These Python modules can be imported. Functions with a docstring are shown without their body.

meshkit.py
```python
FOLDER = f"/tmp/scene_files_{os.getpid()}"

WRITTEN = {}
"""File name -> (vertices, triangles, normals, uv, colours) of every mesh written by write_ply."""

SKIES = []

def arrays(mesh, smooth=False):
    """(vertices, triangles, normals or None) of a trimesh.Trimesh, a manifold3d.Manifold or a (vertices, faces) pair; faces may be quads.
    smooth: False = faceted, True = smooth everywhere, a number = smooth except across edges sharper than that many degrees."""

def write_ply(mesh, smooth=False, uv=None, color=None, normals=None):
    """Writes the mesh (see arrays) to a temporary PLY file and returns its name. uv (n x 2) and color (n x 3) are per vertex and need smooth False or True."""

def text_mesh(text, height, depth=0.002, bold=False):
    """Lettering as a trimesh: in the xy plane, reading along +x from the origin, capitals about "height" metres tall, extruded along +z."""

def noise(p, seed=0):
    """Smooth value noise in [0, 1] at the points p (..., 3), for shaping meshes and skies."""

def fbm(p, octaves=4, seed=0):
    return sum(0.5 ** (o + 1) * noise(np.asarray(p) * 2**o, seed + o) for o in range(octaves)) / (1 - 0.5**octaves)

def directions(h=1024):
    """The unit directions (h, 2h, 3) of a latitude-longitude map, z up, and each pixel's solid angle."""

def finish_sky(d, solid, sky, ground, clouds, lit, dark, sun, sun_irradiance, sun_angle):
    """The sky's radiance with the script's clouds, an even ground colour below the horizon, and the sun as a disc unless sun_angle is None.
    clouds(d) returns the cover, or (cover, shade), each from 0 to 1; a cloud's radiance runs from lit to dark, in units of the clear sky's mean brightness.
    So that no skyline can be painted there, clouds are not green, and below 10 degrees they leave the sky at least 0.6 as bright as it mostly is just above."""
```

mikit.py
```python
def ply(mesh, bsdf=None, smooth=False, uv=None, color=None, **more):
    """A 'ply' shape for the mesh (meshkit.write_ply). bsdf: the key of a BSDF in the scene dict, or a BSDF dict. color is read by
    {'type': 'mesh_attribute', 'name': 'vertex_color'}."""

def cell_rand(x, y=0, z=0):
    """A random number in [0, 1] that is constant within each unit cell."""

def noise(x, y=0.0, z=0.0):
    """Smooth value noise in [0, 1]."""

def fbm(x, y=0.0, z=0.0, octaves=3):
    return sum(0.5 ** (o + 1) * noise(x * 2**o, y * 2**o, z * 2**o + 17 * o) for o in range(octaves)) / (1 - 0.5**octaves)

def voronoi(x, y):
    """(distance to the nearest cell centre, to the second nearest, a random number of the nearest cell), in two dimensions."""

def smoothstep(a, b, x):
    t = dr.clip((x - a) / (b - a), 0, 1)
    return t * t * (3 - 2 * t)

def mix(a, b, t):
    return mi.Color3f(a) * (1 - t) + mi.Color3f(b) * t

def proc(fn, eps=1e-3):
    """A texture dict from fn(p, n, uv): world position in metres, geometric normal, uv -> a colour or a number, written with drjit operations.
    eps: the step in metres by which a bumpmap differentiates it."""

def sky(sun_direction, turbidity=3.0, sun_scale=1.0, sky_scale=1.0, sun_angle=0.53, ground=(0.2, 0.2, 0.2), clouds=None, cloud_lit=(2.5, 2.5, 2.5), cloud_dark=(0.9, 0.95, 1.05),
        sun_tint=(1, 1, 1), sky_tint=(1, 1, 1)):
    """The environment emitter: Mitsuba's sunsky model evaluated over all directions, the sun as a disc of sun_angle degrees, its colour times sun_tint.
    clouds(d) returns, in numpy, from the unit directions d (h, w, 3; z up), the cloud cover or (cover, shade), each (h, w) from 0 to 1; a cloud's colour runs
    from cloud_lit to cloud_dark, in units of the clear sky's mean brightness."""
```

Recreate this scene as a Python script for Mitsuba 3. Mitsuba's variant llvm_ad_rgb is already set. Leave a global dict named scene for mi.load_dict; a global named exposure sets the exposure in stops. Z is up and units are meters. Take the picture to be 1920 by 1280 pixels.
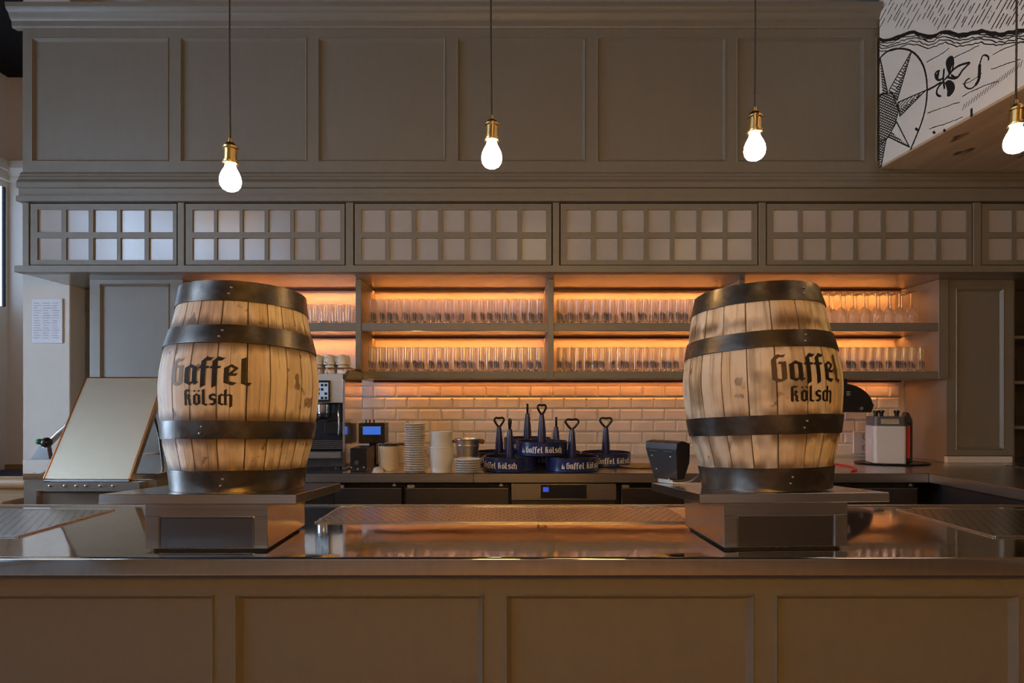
import math, numpy as np, trimesh, shapely, mitsuba as mi, drjit as dr, mikit, meshkit
from mikit import noise, fbm, smoothstep, mix, cell_rand, proc
from shapely.geometry import Polygon, LineString, box as sbox
from shapely.ops import unary_union
from shapely import affinity
from scipy.spatial import ConvexHull
T = mi.ScalarTransform4f
rng = np.random.default_rng(7)

# ------------------------------------------------------------------ camera, light, exposure
EZ, F = 1.42, 1100.0                     # eye height, focal length in pixels of a 1920 px wide frame
scene, labels = {}, {}
scene['camera'] = {'type': 'perspective', 'fov_axis': 'x', 'fov': math.degrees(2 * math.atan(960 / F)), 'near_clip': 0.05, 'far_clip': 60.0,
                   'principal_point_offset_x': 15 / 1920, 'principal_point_offset_y': -110 / 1280,
                   'to_world': T().look_at(origin=[0, 0, EZ], target=[0, 1, EZ], up=[0, 0, 1])}
exposure = 0.0
DAY = (0.54, 0.76, 1.06)
UNSEEN_WINDOW_RADIANCE = [9.5 * c for c in DAY]  # high windows out of view, sized for the reflections in the glazed doors
UNSEEN_SIDE_WINDOW_RADIANCE = [18.0 * c for c in DAY]  # low window out of view, lights the pier and the left end
WINDOW_FAR_RADIANCE = [1.8 * c for c in DAY]
UNSEEN_DOOR_RADIANCE = [0.7 * c for c in DAY]  # glazed door out of view, placed to show blue in the bar edge
LED_RADIANCE = [37.0, 11.6, 2.6]
BULB_RADIANCE = [175.0, 110.0, 45.0]
UNSEEN_ROOM_LAMP_RADIANCE = [54.0, 25.0, 3.4]  # unseen lamps behind the camera, light the bar front
UNSEEN_NEAR_LAMP_RADIANCE = [4.0, 2.6, 1.3]  # unseen lamps above the frame, light the barrels and the flap

def X(u, D): return (u - 945.0) * D / F
def Z(v, D): return EZ - (v - 750.0) * D / F

# ------------------------------------------------------------------ materials
def pr(color, rough=0.5, metal=0.0, spec=0.5, **k):
    c = color if isinstance(color, dict) else {'type': 'rgb', 'value': list(map(float, color))}
    return {'type': 'principled', 'base_color': c, 'roughness': rough, 'metallic': float(metal), **({} if metal else {'specular': spec}), **k}
def two(b): return {'type': 'twosided', 'bsdf': b}

def f_paint(p, n, uv):
    a = fbm(p.x * 1.3, p.y * 1.3, p.z * 1.3, 3); b = fbm(p.x * 60, p.y * 60, p.z * 5, 2)
    return mix((.150, .134, .106), (.174, .156, .124), a) * (0.96 + 0.08 * b)
def f_plaster(p, n, uv):
    a = fbm(p.x * 2, p.y * 2, p.z * 2, 4)
    return mix((.50, .46, .40), (.58, .535, .47), a)
def f_steel(p, n, uv):
    a = fbm(p.x * 1.5, p.y * 300, p.z * 300, 2); b = fbm(p.x * 7, p.y * 7, p.z * 7, 3)
    return mix((.60, .58, .55), (.74, .72, .69), a) * (0.9 + 0.2 * b)
def f_top(p, n, uv):
    b = fbm(p.x * 5, p.y * 5, p.z, 4); s = fbm(p.x * 90, p.y * 90, 3, 2)
    return mix((.70, .68, .65), (.80, .77, .73), b) * (0.95 + 0.1 * s)
def f_toprough(p, n, uv):
    b = fbm(p.x * 6, p.y * 6, p.z, 4)
    return 0.04 + 0.05 * b
def f_topbump(p, n, uv):
    return fbm(p.x * 5 + 3, p.y * 5, 1.0, 2)
def f_perf(p, n, uv):
    px, py = p.x / 0.026, p.y / 0.022
    row = dr.floor(py); fx = px + 0.5 * (row - 2 * dr.floor(row / 2)); fx = fx - dr.floor(fx) - 0.5; fy = py - row - 0.5
    d = dr.sqrt((fx * 0.026) ** 2 + (fy * 0.022) ** 2)
    h = smoothstep(0.0048, 0.0036, d)
    return mix((.56, .54, .50), (.02, .018, .016), h)
def f_oak(p, n, uv):
    # uv.x: stave number plus the place across the stave, uv.y: metres up
    st = dr.floor(uv.x); fr_ = (uv.x - st - .05) / .9; x = fr_ * .06; y = uv.y
    tone = cell_rand(st, 3, 1)
    g = fbm(x * 160 + st * 11, y * 5 + st * 3.7, st, 4); fine = noise(x * 900 + st, y * 14, st)
    c = mix((.47, .345, .215), (.70, .585, .43), tone * 0.75 + 0.25 * g)
    c = c * (0.82 + 0.30 * g) * (0.93 + 0.14 * fine)
    wash = fbm(x * 18 + st * 5, y * 9, st + 40, 4)
    c = mix(c, mi.Color3f(.72, .63, .49), smoothstep(.52, .78, wash) * 0.6)
    hoop = dr.minimum(dr.minimum(dr.abs(y - 0.052), dr.abs(y - 0.176)), dr.minimum(dr.abs(y - 0.129), dr.minimum(dr.abs(y - 0.413), dr.abs(y - 0.366))))
    drip = fbm(x * 45 + st * 2, y * 7, st + 9, 3)
    stain = smoothstep(0.048 * drip + 0.006, 0.0, hoop)
    c = mix(c, mi.Color3f(.085, .04, .014), stain * 0.85)
    ylw = smoothstep(.55, .8, fbm(x * 30 + st * 7, y * 4, st + 70, 3)) * smoothstep(.20, .06, y)
    c = mix(c, mi.Color3f(.42, .245, .05), ylw * 0.6)
    spot = smoothstep(.70, .80, fbm(x * 26 + st * 13, y * 26, st + 21, 4))
    c = mix(c, mi.Color3f(.10, .055, .025), spot * 0.75)
    seam = dr.minimum(fr_, 1 - fr_); sn = fbm(st * 3.1 + dr.select(fr_ > .5, 7.0, 0.0), y * 16, st + 55, 3)
    c = mix(c, mi.Color3f(.13, .07, .028), smoothstep(.10 * sn + .02, .0, seam) * (.35 + .6 * sn))
    crack = smoothstep(.022, .004, dr.abs(fr_ - .5 + .3 * (fbm(y * 3.0, st * 5.3, 1.5, 2) - .5) - .25 * (cell_rand(st, 9) - .5))) * smoothstep(.50, .62, noise(y * 14, st * 7.7, 3))
    return mix(c, mi.Color3f(.12, .065, .028), crack * 0.7)
def f_oakold(p, n, uv):
    c = f_oak(p, n, uv); st = dr.floor(uv.x); x = (uv.x - st - .05) / .9 * .06; y = uv.y
    w = fbm(x * 14 + st * 3, y * 6 + 5, st + 90, 4)
    grey = smoothstep(.40, .66, w)
    c = mix(c, mi.Color3f(.62, .575, .50), grey * 0.75)
    d = smoothstep(.54, .72, fbm(x * 9 + st * 1.3, y * 8 + 2, st + 130, 4))
    streak = smoothstep(.56, .74, fbm(x * 60 + st * 4.4, y * 3.2, st + 160, 4))
    c = mix(c, mi.Color3f(.21, .155, .10), streak * 0.55)
    return mix(c, mi.Color3f(.16, .11, .065), d * 0.7)
def f_hoop(p, n, uv):
    a = fbm(p.x * 22, p.y * 22, p.z * 22, 4); b = fbm(p.x * 90, p.y * 90, p.z * 90, 2)
    c = mix((.085, .074, .064), (.15, .132, .113), smoothstep(.40, .75, a))
    return mix(c, mi.Color3f(.16, .085, .04), smoothstep(.66, .78, b) * 0.5)
def f_hooprough(p, n, uv): return 0.27 + 0.12 * fbm(p.x * 14, p.y * 14, p.z * 40, 3)
def f_beamwood(p, n, uv):
    g = fbm(p.x * 30, p.y * 2.2, 1.0, 4); k = smoothstep(.72, .8, fbm(p.x * 9 + 4, p.y * 5, 7.0, 3))
    plank = cell_rand(dr.floor(p.x / 0.24), 5)
    return mix(mix((.34, .24, .15), (.50, .38, .26), g) * (0.85 + 0.2 * plank), mi.Color3f(.09, .05, .025), k)
def f_wood(p, n, uv):
    g = fbm(p.x * 3, p.y * 40, p.z * 40, 4)
    return mix((.20, .11, .04), (.36, .22, .09), g)
def f_floor(p, n, uv):
    g = fbm(p.x * 14, p.y * 1.5, 2.0, 4); pl = cell_rand(dr.floor(p.x / .14), dr.floor(p.y / 1.2 + 3 * cell_rand(dr.floor(p.x / .14))))
    return mix((.17, .122, .078), (.28, .205, .135), 0.6 * g + 0.4 * pl)
def f_tile(p, n, uv):
    r = cell_rand(dr.floor(p.x / .1525), dr.floor((p.z - 1.06) / .0785))
    return mix((.60, .57, .54), (.70, .68, .65), r)
def f_ribs(p, n, uv):
    return 0.5 + 0.25 * dr.sin(p.x * 2 * math.pi / 0.007) + 0.25 * dr.sin(p.z * 2 * math.pi / 0.009)
def tex(fn, **k): return proc(fn, **k)
M = {}
def mat(name, b): scene['mat_' + name] = b; M[name] = 'mat_' + name
mat('paint', two(pr(tex(f_paint), .42, spec=.45)))
mat('paint_gloss', two(pr(tex(f_paint), .12, spec=1.0)))
mat('paint_dark', two(pr((.045, .042, .038), .6)))
mat('plaster', two(pr(tex(f_plaster), .8, spec=.3)))
mat('plaster_light', two(pr((.66, .61, .56), .8, spec=.3)))
mat('ceiling', two(pr((.012, .011, .012), .8, spec=.2)))
mat('backwall', two(pr((.20, .14, .085), .7)))
mat('floor', two(pr(tex(f_floor), .4)))
mat('steel', two(pr(tex(f_steel), .27, 1)))
mat('steel_bright', two(pr(tex(f_steel), .17, 1)))
mat('steel_soft', two(pr(tex(f_steel), .38, 1)))
mat('flap_steel', two(pr((.56, .47, .34), .44, 1)))
mat('steel_dark', two(pr((.20, .19, .19), .30, 1)))
mat('bar_top', two({'type': 'bumpmap', 'bump': tex(f_topbump, eps=.01), 'scale': .0005, 'nested': pr(tex(f_top), tex(f_toprough), 1)}))
mat('perforated', two(pr(tex(f_perf), .24, 1)))
mat('oak', two(pr(tex(f_oak), .55, spec=.35)))
mat('oak_old', two(pr(tex(f_oakold), .6, spec=.3)))
mat('hoop', two(pr(tex(f_hoop), tex(f_hooprough), 0.85)))
mat('ink', two(pr((.012, .009, .008), .55, spec=.35)))
mat('ink_worn', two(pr((.27, .245, .21), .6, spec=.3)))
mat('ink_brown', two(pr((.085, .050, .026), .6, spec=.3)))
mat('rivet', two(pr((.45, .42, .38), .35, 1)))
mat('beam_wood', two(pr(tex(f_beamwood), .6)))
mat('beam_white', two(pr((.70, .67, .61), .75, spec=.3)))
mat('mural_ink', two(pr((.018, .015, .013), .7, spec=.2)))
mat('mural_grey', two(pr((.22, .20, .18), .7, spec=.2)))
mat('wood', two(pr(tex(f_wood), .4)))
mat('tile', two(pr(tex(f_tile), .22, spec=.45)))
mat('grout', two(pr((.42, .39, .36), .85)))
mat('pane', two({'type': 'bumpmap', 'bump': tex(f_ribs, eps=.0008), 'scale': .00022, 'nested': pr((.34, .32, .305), .07, spec=.8)}))
mat('glass_wall', {'type': 'blendbsdf', 'weight': .14, 'a': {'type': 'thindielectric', 'int_ior': 1.5}, 'b': {'type': 'principledthin', 'base_color': {'type': 'rgb', 'value': [.8, .78, .76]}, 'roughness': .3, 'spec_trans': .0, 'diff_trans': 1.4}})
mat('glass_print', two(pr((.055, .05, .06), .5)))
mat('glass', {'type': 'roughdielectric', 'distribution': 'ggx', 'alpha': .02, 'int_ior': 1.5})
mat('black', two(pr((.012, .012, .014), .30)))
mat('black_matte', two(pr((.014, .013, .013), .6)))
mat('navy', two(pr((.010, .016, .085), .22, clearcoat=.6)))
mat('white_print', two(pr((.62, .62, .62), .5)))
mat('china', two(pr((.62, .60, .57), .25)))
mat('cream', two(pr((.60, .50, .36), .35)))
mat('plastic_white', two(pr((.55, .53, .53), .35)))
mat('plastic_grey', two(pr((.07, .075, .08), .3)))
mat('red', two(pr((.42, .025, .02), .35)))
mat('brass', two(pr((.72, .48, .19), .28, 1)))
mat('chrome', two(pr((.75, .74, .73), .12, 1)))
mat('copper_rim', two(pr((.55, .24, .10), .25, 1)))
mat('green', two(pr((.02, .16, .08), .3)))
mat('paper', two(pr((.60, .60, .62), .8)))
mat('text_grey', two(pr((.30, .30, .33), .8)))
mat('navy_cloth', two(pr((.035, .033, .06), .8)))
mat('cable_black', two(pr((.02, .018, .016), .6)))
mat('cable_white', two(pr((.6, .55, .48), .5)))
mat('window_frame', two(pr((.015, .02, .024), .35)))
mat('wicker', two(pr((.16, .08, .03), .6)))
mat('lip', two(pr((.10, .02, .008), .4)))

# ------------------------------------------------------------------ mesh helpers
def tm(v, f): return trimesh.Trimesh(np.asarray(v, float), np.asarray(f, int), process=False)
def cat(*ms):
    ms = [m for m in ms if m is not None]
    return trimesh.util.concatenate(ms) if len(ms) > 1 else ms[0]
def hull(pts):
    pts = np.asarray(pts, float); h = ConvexHull(pts); c = pts.mean(0)
    f = h.simplices.copy()
    for i, (s, e) in enumerate(zip(f, h.equations)):
        n = np.cross(pts[s[1]] - pts[s[0]], pts[s[2]] - pts[s[0]])
        if n @ e[:3] < 0: f[i] = s[::-1]
    m = tm(pts, f); m.merge_vertices(); m.remove_unreferenced_vertices(); return m
_unit = {}
def bx(x0, x1, y0, y1, z0, z1, b=0.0015):
    """A box with chamfered edges."""
    x0, x1 = sorted((x0, x1)); y0, y1 = sorted((y0, y1)); z0, z1 = sorted((z0, z1))
    b = min(b, .3 * min(x1 - x0, y1 - y0, z1 - z0))
    if 'b' not in _unit:
        code = [(sx, sy, sz, k) for sx in (0, 1) for sy in (0, 1) for sz in (0, 1) for k in range(3)]
        def place(lo, hi, b):
            out = []
            for sx, sy, sz, k in code:
                s = np.array([sx, sy, sz]); p = np.where(s, hi, lo).astype(float); inn = np.where(s, -b, b)
                for a in range(3):
                    if a != k: p[a] += inn[a]
                out.append(p)
            return np.array(out)
        pts = place(np.zeros(3), np.ones(3), .1); h = ConvexHull(pts); f = h.simplices.copy()
        for i, (s, e) in enumerate(zip(f, h.equations)):
            if np.cross(pts[s[1]] - pts[s[0]], pts[s[2]] - pts[s[0]]) @ e[:3] < 0: f[i] = s[::-1]
        _unit['b'] = (place, f)
    place, f = _unit['b']
    return tm(place(np.array([x0, y0, z0]), np.array([x1, y1, z1]), b), f)
def xf(m, R=None, t=(0, 0, 0)):
    m = m.copy(); v = m.vertices
    if R is not None: v = v @ np.asarray(R).T
    m.vertices = v + np.asarray(t, float); return m
def rot(axis, deg):
    return trimesh.transformations.rotation_matrix(math.radians(deg), axis)[:3, :3]
def ext(poly, h):
    polys = getattr(poly, 'geoms', [poly])
    return cat(*[trimesh.creation.extrude_polygon(g, h, engine='earcut') for g in polys if g.area > 1e-12])
def prism_x(prof, x0, x1):
    """Profile of (y, z) swept from x0 to x1."""
    m = ext(Polygon(prof).buffer(0), x1 - x0); v = m.vertices
    m2 = tm(np.stack([v[:, 2] + x0, v[:, 0], v[:, 1]], 1), m.faces); m2.fix_normals(); return m2
def prism_y(prof, y0, y1):
    m = ext(Polygon(prof).buffer(0), y1 - y0); v = m.vertices
    m2 = tm(np.stack([v[:, 0], v[:, 2] + y0, v[:, 1]], 1), m.faces); m2.fix_normals(); return m2
def lathe(prof, n=40, at=(0, 0, 0)):
    prof = np.asarray(prof, float); a = np.arange(n) * 2 * np.pi / n; k = len(prof)
    v = np.stack([np.outer(np.cos(a), prof[:, 0]), np.outer(np.sin(a), prof[:, 0]), np.broadcast_to(prof[:, 1], (n, k))], -1).reshape(-1, 3)
    i, j = np.meshgrid(np.arange(n), np.arange(k - 1), indexing='ij'); i2 = (i + 1) % n
    q = np.stack([i * k + j, i2 * k + j, i2 * k + j + 1, i * k + j + 1], -1).reshape(-1, 4)
    m = tm(v, np.vstack([q[:, [0, 1, 2]], q[:, [0, 2, 3]]])); m.merge_vertices(); m.update_faces(m.nondegenerate_faces())
    m = tm(m.vertices + np.asarray(at), m.faces); return m
def tube(pts, r, n=8):
    p = np.asarray(pts, float); t = np.gradient(p, axis=0); t /= np.linalg.norm(t, axis=1, keepdims=True)
    r = np.broadcast_to(r, (len(p),)); ref = np.array([0.31, 0.17, 0.93]) if abs(t[0] @ [0.31, 0.17, 0.93]) < .9 else np.array([1., 0, 0])
    A = []
    a = np.cross(t[0], ref); a /= np.linalg.norm(a)
    for k in range(len(p)):
        a = a - (a @ t[k]) * t[k]; a /= np.linalg.norm(a); A.append(a)
    A = np.array(A); B = np.cross(t, A); g = np.arange(n) * 2 * np.pi / n
    v = p[:, None] + r[:, None, None] * (np.cos(g)[None, :, None] * A[:, None] + np.sin(g)[None, :, None] * B[:, None])
    k = len(p); i, j = np.meshgrid(np.arange(k - 1), np.arange(n), indexing='ij'); j2 = (j + 1) % n
    q = np.stack([i * n + j, i * n + j2, (i + 1) * n + j2, (i + 1) * n + j], -1).reshape(-1, 4)
    vv = np.vstack([v.reshape(-1, 3), p[0], p[-1]]); c0, c1 = k * n, k * n + 1; jj = np.arange(n); jn = (jj + 1) % n
    caps = np.vstack([np.stack([jn, jj, jj * 0 + c0], 1), np.stack([(k - 1) * n + jj, (k - 1) * n + jn, jj * 0 + c1], 1)])
    return tm(vv, np.vstack([q[:, [0, 1, 2]], q[:, [0, 2, 3]], caps]))
def spline(pts, n=40):
    from scipy.interpolate import CubicSpline
    p = np.asarray(pts, float); s = np.concatenate([[0], np.cumsum(np.linalg.norm(np.diff(p, axis=0), axis=1))])
    return CubicSpline(s, p)(np.linspace(0, s[-1], n))

_used = set()
def key(name, parent=None):
    k = f'{parent}__{name}' if parent else name
    if k in _used:
        i = 1
        while f'{k}_{i:03d}' in _used: i += 1
        k = f'{k}_{i:03d}'
    _used.add(k); return k
def add(name, mesh, m, parent=None, smooth=False, uv=None, **more):
    k = key(name, parent)
    scene[k] = mikit.ply(mesh, M[m] if isinstance(m, str) else m, smooth=smooth, uv=uv, **more); return k
def again(name, ply, parent=None, to_world=None):
    k = key(name, parent); scene[k] = dict(ply) if to_world is None else {**ply, 'to_world': to_world}; return k
def thing(name): return key(name)
def lab(k, label, category=None, group=None, kind=None):
    labels[k] = {a: b for a, b in dict(label=label, category=category, group=group, kind=kind).items() if b}
def struct(name, mesh, m, label=None, **k):
    kk = add(name, mesh, m, **k); labels[kk] = {'kind': 'structure', **({'label': label} if label else {})}; return kk

# ------------------------------------------------------------------ the room
CZ, BACK = 4.17, 4.0
struct('floor', bx(-4.4, 4.7, -5.0, 5.1, -.06, 0, 0), 'floor')
struct('ceiling', bx(-4.5, 4.8, -5.2, 5.2, CZ, CZ + .08, 0), 'ceiling')
wb = struct('wall_back', bx(-2.81, 4.5, BACK, BACK + .12, 0, CZ, 0), 'grout')
struct('wall_left_end', bx(-4.4, -3.11, 5.0, 5.1, 0, CZ, 0), 'plaster_light')
struct('wall_pier', bx(-3.11, -2.805, 3.79, 5.1, 0, CZ, .004), 'plaster')
struct('wall_right', bx(4.4, 4.5, -5, 4.0, 0, CZ, 0), 'backwall')
struct('wall_front_unseen', bx(-4.4, 4.5, -5.1, -5.0, 0, CZ, 0), 'plaster_light')  # out of view, pale so that the steel facing it reflects more
XL = -4.23
WINS = [(3.55, 4.968, 2.21, 3.22), (-.75, .80, 2.70, 3.90), (-3.40, -1.10, 3.15, 4.12), (1.35, 2.60, .95, 2.25), (-3.45, -1.65, .03, 2.35)]  # first window is in view; the others are unseen, placed for their daylight
def left_wall():
    outer = Polygon([(-5, 0), (5.0, 0), (5.0, CZ), (-5, CZ)])
    for (a, b, c, d) in WINS: outer = outer.difference(sbox(a, c, b, d))
    m = ext(outer, .18); v = m.vertices
    m2 = tm(np.stack([XL - .18 + v[:, 2], v[:, 0], v[:, 1]], 1), m.faces); m2.fix_normals(); return m2
struct('wall_left', left_wall(), 'plaster_light')
for i, (a, b, c, d) in enumerate(WINS):
    w = thing(f'window_{i + 1}')
    fr = [bx(XL - .10, XL - .03, a, b, c, c + .05), bx(XL - .10, XL - .03, a, b, d - .05, d), bx(XL - .10, XL - .03, a, a + .05, c, d), bx(XL - .10, XL + (.012 if i == 0 else -.03), b - .024, b, c, d)]
    nz = 2
    fr += [bx(XL - .09, XL - .05, a, b, c + (d - c) * k / nz - .015, c + (d - c) * k / nz + .015) for k in range(1, nz)]
    fr += [bx(XL - .09, XL - .05, (a + b) / 2 - .015, (a + b) / 2 + .015, c, d)]
    add('frame', cat(*fr), 'window_frame', w)
    xp = XL - (.002 if i == 0 else .12)
    q = tm([[xp, a, c], [xp, b, c], [xp, b, d], [xp, a, d]], [[0, 1, 2], [0, 2, 3]])
    add('pane', q, two(pr((.02, .02, .02), .2)), w, emitter={'type': 'area', 'radiance': {'type': 'rgb', 'value': WINDOW_FAR_RADIANCE if i == 0 else UNSEEN_SIDE_WINDOW_RADIANCE if i == 3 else UNSEEN_DOOR_RADIANCE if i == 4 else UNSEEN_WINDOW_RADIANCE}})
    labels[w] = {'kind': 'structure'}
struct('trim_1', prism_x([(5.0, 3.27), (4.96, 3.27), (4.95, 3.31), (4.90, 3.36), (4.90, 3.42), (5.0, 3.42)], XL, -3.11), 'plaster', 'white cornice band on the wall left of the bar')
struct('trim_2', cat(bx(XL, XL + .05, 1.0, 5.0, 3.27, 3.34), bx(XL, XL + .09, 1.0, 5.0, 3.34, 3.42)), 'plaster')
struct('baseboard_left', bx(XL, -3.11, 4.97, 5.0, .82, .875), 'wood', 'dark wooden strip low on the wall at the left edge')

# unseen warm lamps, out of view, placed to light bar front, barrels and flap
def unseen_lamp(x, y, z, rad, r=.16):
    t = thing('unseen_globe_lamp')
    g = trimesh.creation.icosphere(2, r); g.apply_translation([x, y, z])
    add('globe', g, two(pr((.8, .8, .8), .4)), t, True, emitter={'type': 'area', 'radiance': {'type': 'rgb', 'value': rad}})
    add('cord', tube([(x, y, z + r), (x, y, (z + r + CZ) / 2), (x, y, CZ)], .004), 'cable_black', t, True)
    lab(t, 'unseen globe lamp, out of view, placed to light the bar front and barrels', 'lamp', 'unseen globe lamps out of view')
for (x, y, z) in ((-.05, -.9, 2.1), (.65, -.95, 2.1)): unseen_lamp(x, y, z, UNSEEN_ROOM_LAMP_RADIANCE)
for (x, y, z) in ((-2.6, 1.35, 3.1), (.4, .5, 3.0), (2.2, .2, 3.0)): unseen_lamp(x, y, z, UNSEEN_NEAR_LAMP_RADIANCE)

# ------------------------------------------------------------------ tiled splashback
TW, TH = .1525, .0785
def tile_mesh(w, h, d=.007, b=.011):
    v = [(0, 0, 0), (w, 0, 0), (w, 0, h), (0, 0, h), (b, -d, b), (w - b, -d, b), (w - b, -d, h - b), (b, -d, h - b)]
    v = [(x, y - .002, z) for x, y, z in v] + [(0, 0, 0), (w, 0, 0), (w, 0, h), (0, 0, h)]
    q = [(4, 5, 6, 7), (0, 1, 5, 4), (1, 2, 6, 5), (2, 3, 7, 6), (3, 0, 4, 7), (8, 9, 1, 0), (9, 10, 2, 1), (10, 11, 3, 2), (11, 8, 0, 3)]
    f = [t for a, b_, c, d_ in q for t in ((a, b_, c), (a, c, d_))]
    return tm(v, f)
tile = mikit.ply(tile_mesh(TW - .003, TH - .003), M['tile'])
tile_half = mikit.ply(tile_mesh(TW / 2 - .003, TH - .003), M['tile'])
zt = 1.048
for r in range(6):
    z = zt + r * TH; off = 0 if r % 2 else TW / 2
    x = X(665, 4.0) - .02 - 1.0 * TW + off
    while x < 2.72 - .02:
        if x + TW > 2.725:
            if x + TW / 2 < 2.73: again('tile', tile_half, wb, T().translate([x, BACK, z]))
        else: again('tile', tile, wb, T().translate([x, BACK, z]))
        x += TW
# plain plastered niche wall above the tiles and left of them
struct('wall_niche', bx(-2.0, 2.724, BACK - .006, BACK, zt + 6 * TH, 2.162, 0), 'plaster')

# ------------------------------------------------------------------ canopy: frieze, moldings, glazed doors
can = thing('bar_canopy')
CL, CR = X(40, 3.43), 4.39
def zc(v): return Z(v, 3.43)
def pan(name, x0, x1, z0, z1, y, parent, stile=True, d=.014, m='paint'):
    """A recessed panel with a sloping bead round it, its flat 'd' behind y."""
    b = .016
    o = [(x0, y, z0), (x1, y, z0), (x1, y, z1), (x0, y, z1)]
    a = [(x0 + .004, y - .005, z0 + .004), (x1 - .004, y - .005, z0 + .004), (x1 - .004, y - .005, z1 - .004), (x0 + .004, y - .005, z1 - .004)]
    i = [(x0 + b, y + d, z0 + b), (x1 - b, y + d, z0 + b), (x1 - b, y + d, z1 - b), (x0 + b, y + d, z1 - b)]
    v = o + a + i; f = []
    for s in (0, 4):
        for k in range(4):
            l = (k + 1) % 4; f += [(s + k, s + l, s + 4 + l), (s + k, s + 4 + l, s + 4 + k)]
    f += [(8, 9, 10), (8, 10, 11)]
    return add(name, tm(v, f), m, parent)
# frieze board with openings for the panels
fp = [(60, 317), (338, 576), (596, 836), (857, 1098), (1119, 1361), (1381, 1621), (1642, 1884), (1905, 2140)]
YF = 3.44
fr = Polygon([(CL, zc(345)), (CR, zc(345)), (CR, zc(16)), (CL, zc(16))])
for a, b in fp: fr = fr.difference(sbox(X(a, YF), zc(302), X(b, YF), zc(69)))
m = ext(fr, .03); v = m.vertices; m = tm(np.stack([v[:, 0], YF + v[:, 2], v[:, 1]], 1), m.faces); m.fix_normals()
add('frieze_board', m, 'paint', can)
for a, b in fp: pan('frieze_panel', X(a, YF), X(b, YF), zc(302), zc(69), YF, can)
add('side_board', bx(CL, CL + .02, YF + .03, BACK, zc(512), zc(14)), 'paint', can)
def molding(name, prof, parent, x0=CL, x1=CR, m='paint'):
    return add(name, prism_x(prof, x0, x1), m, parent, 25)
y0 = YF
molding('crown_molding', [(y0 + .03, zc(50)), (y0 - .006, zc(52)), (y0 - .012, zc(49)), (y0 - .014, zc(40)), (y0 - .022, zc(38)), (y0 - .032, zc(33)), (y0 - .036, zc(29)), (y0 - .05, zc(26)), (y0 - .058, zc(22)), (y0 - .06, zc(14)), (y0 + .03, zc(14))], can, CL - .055)
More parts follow.
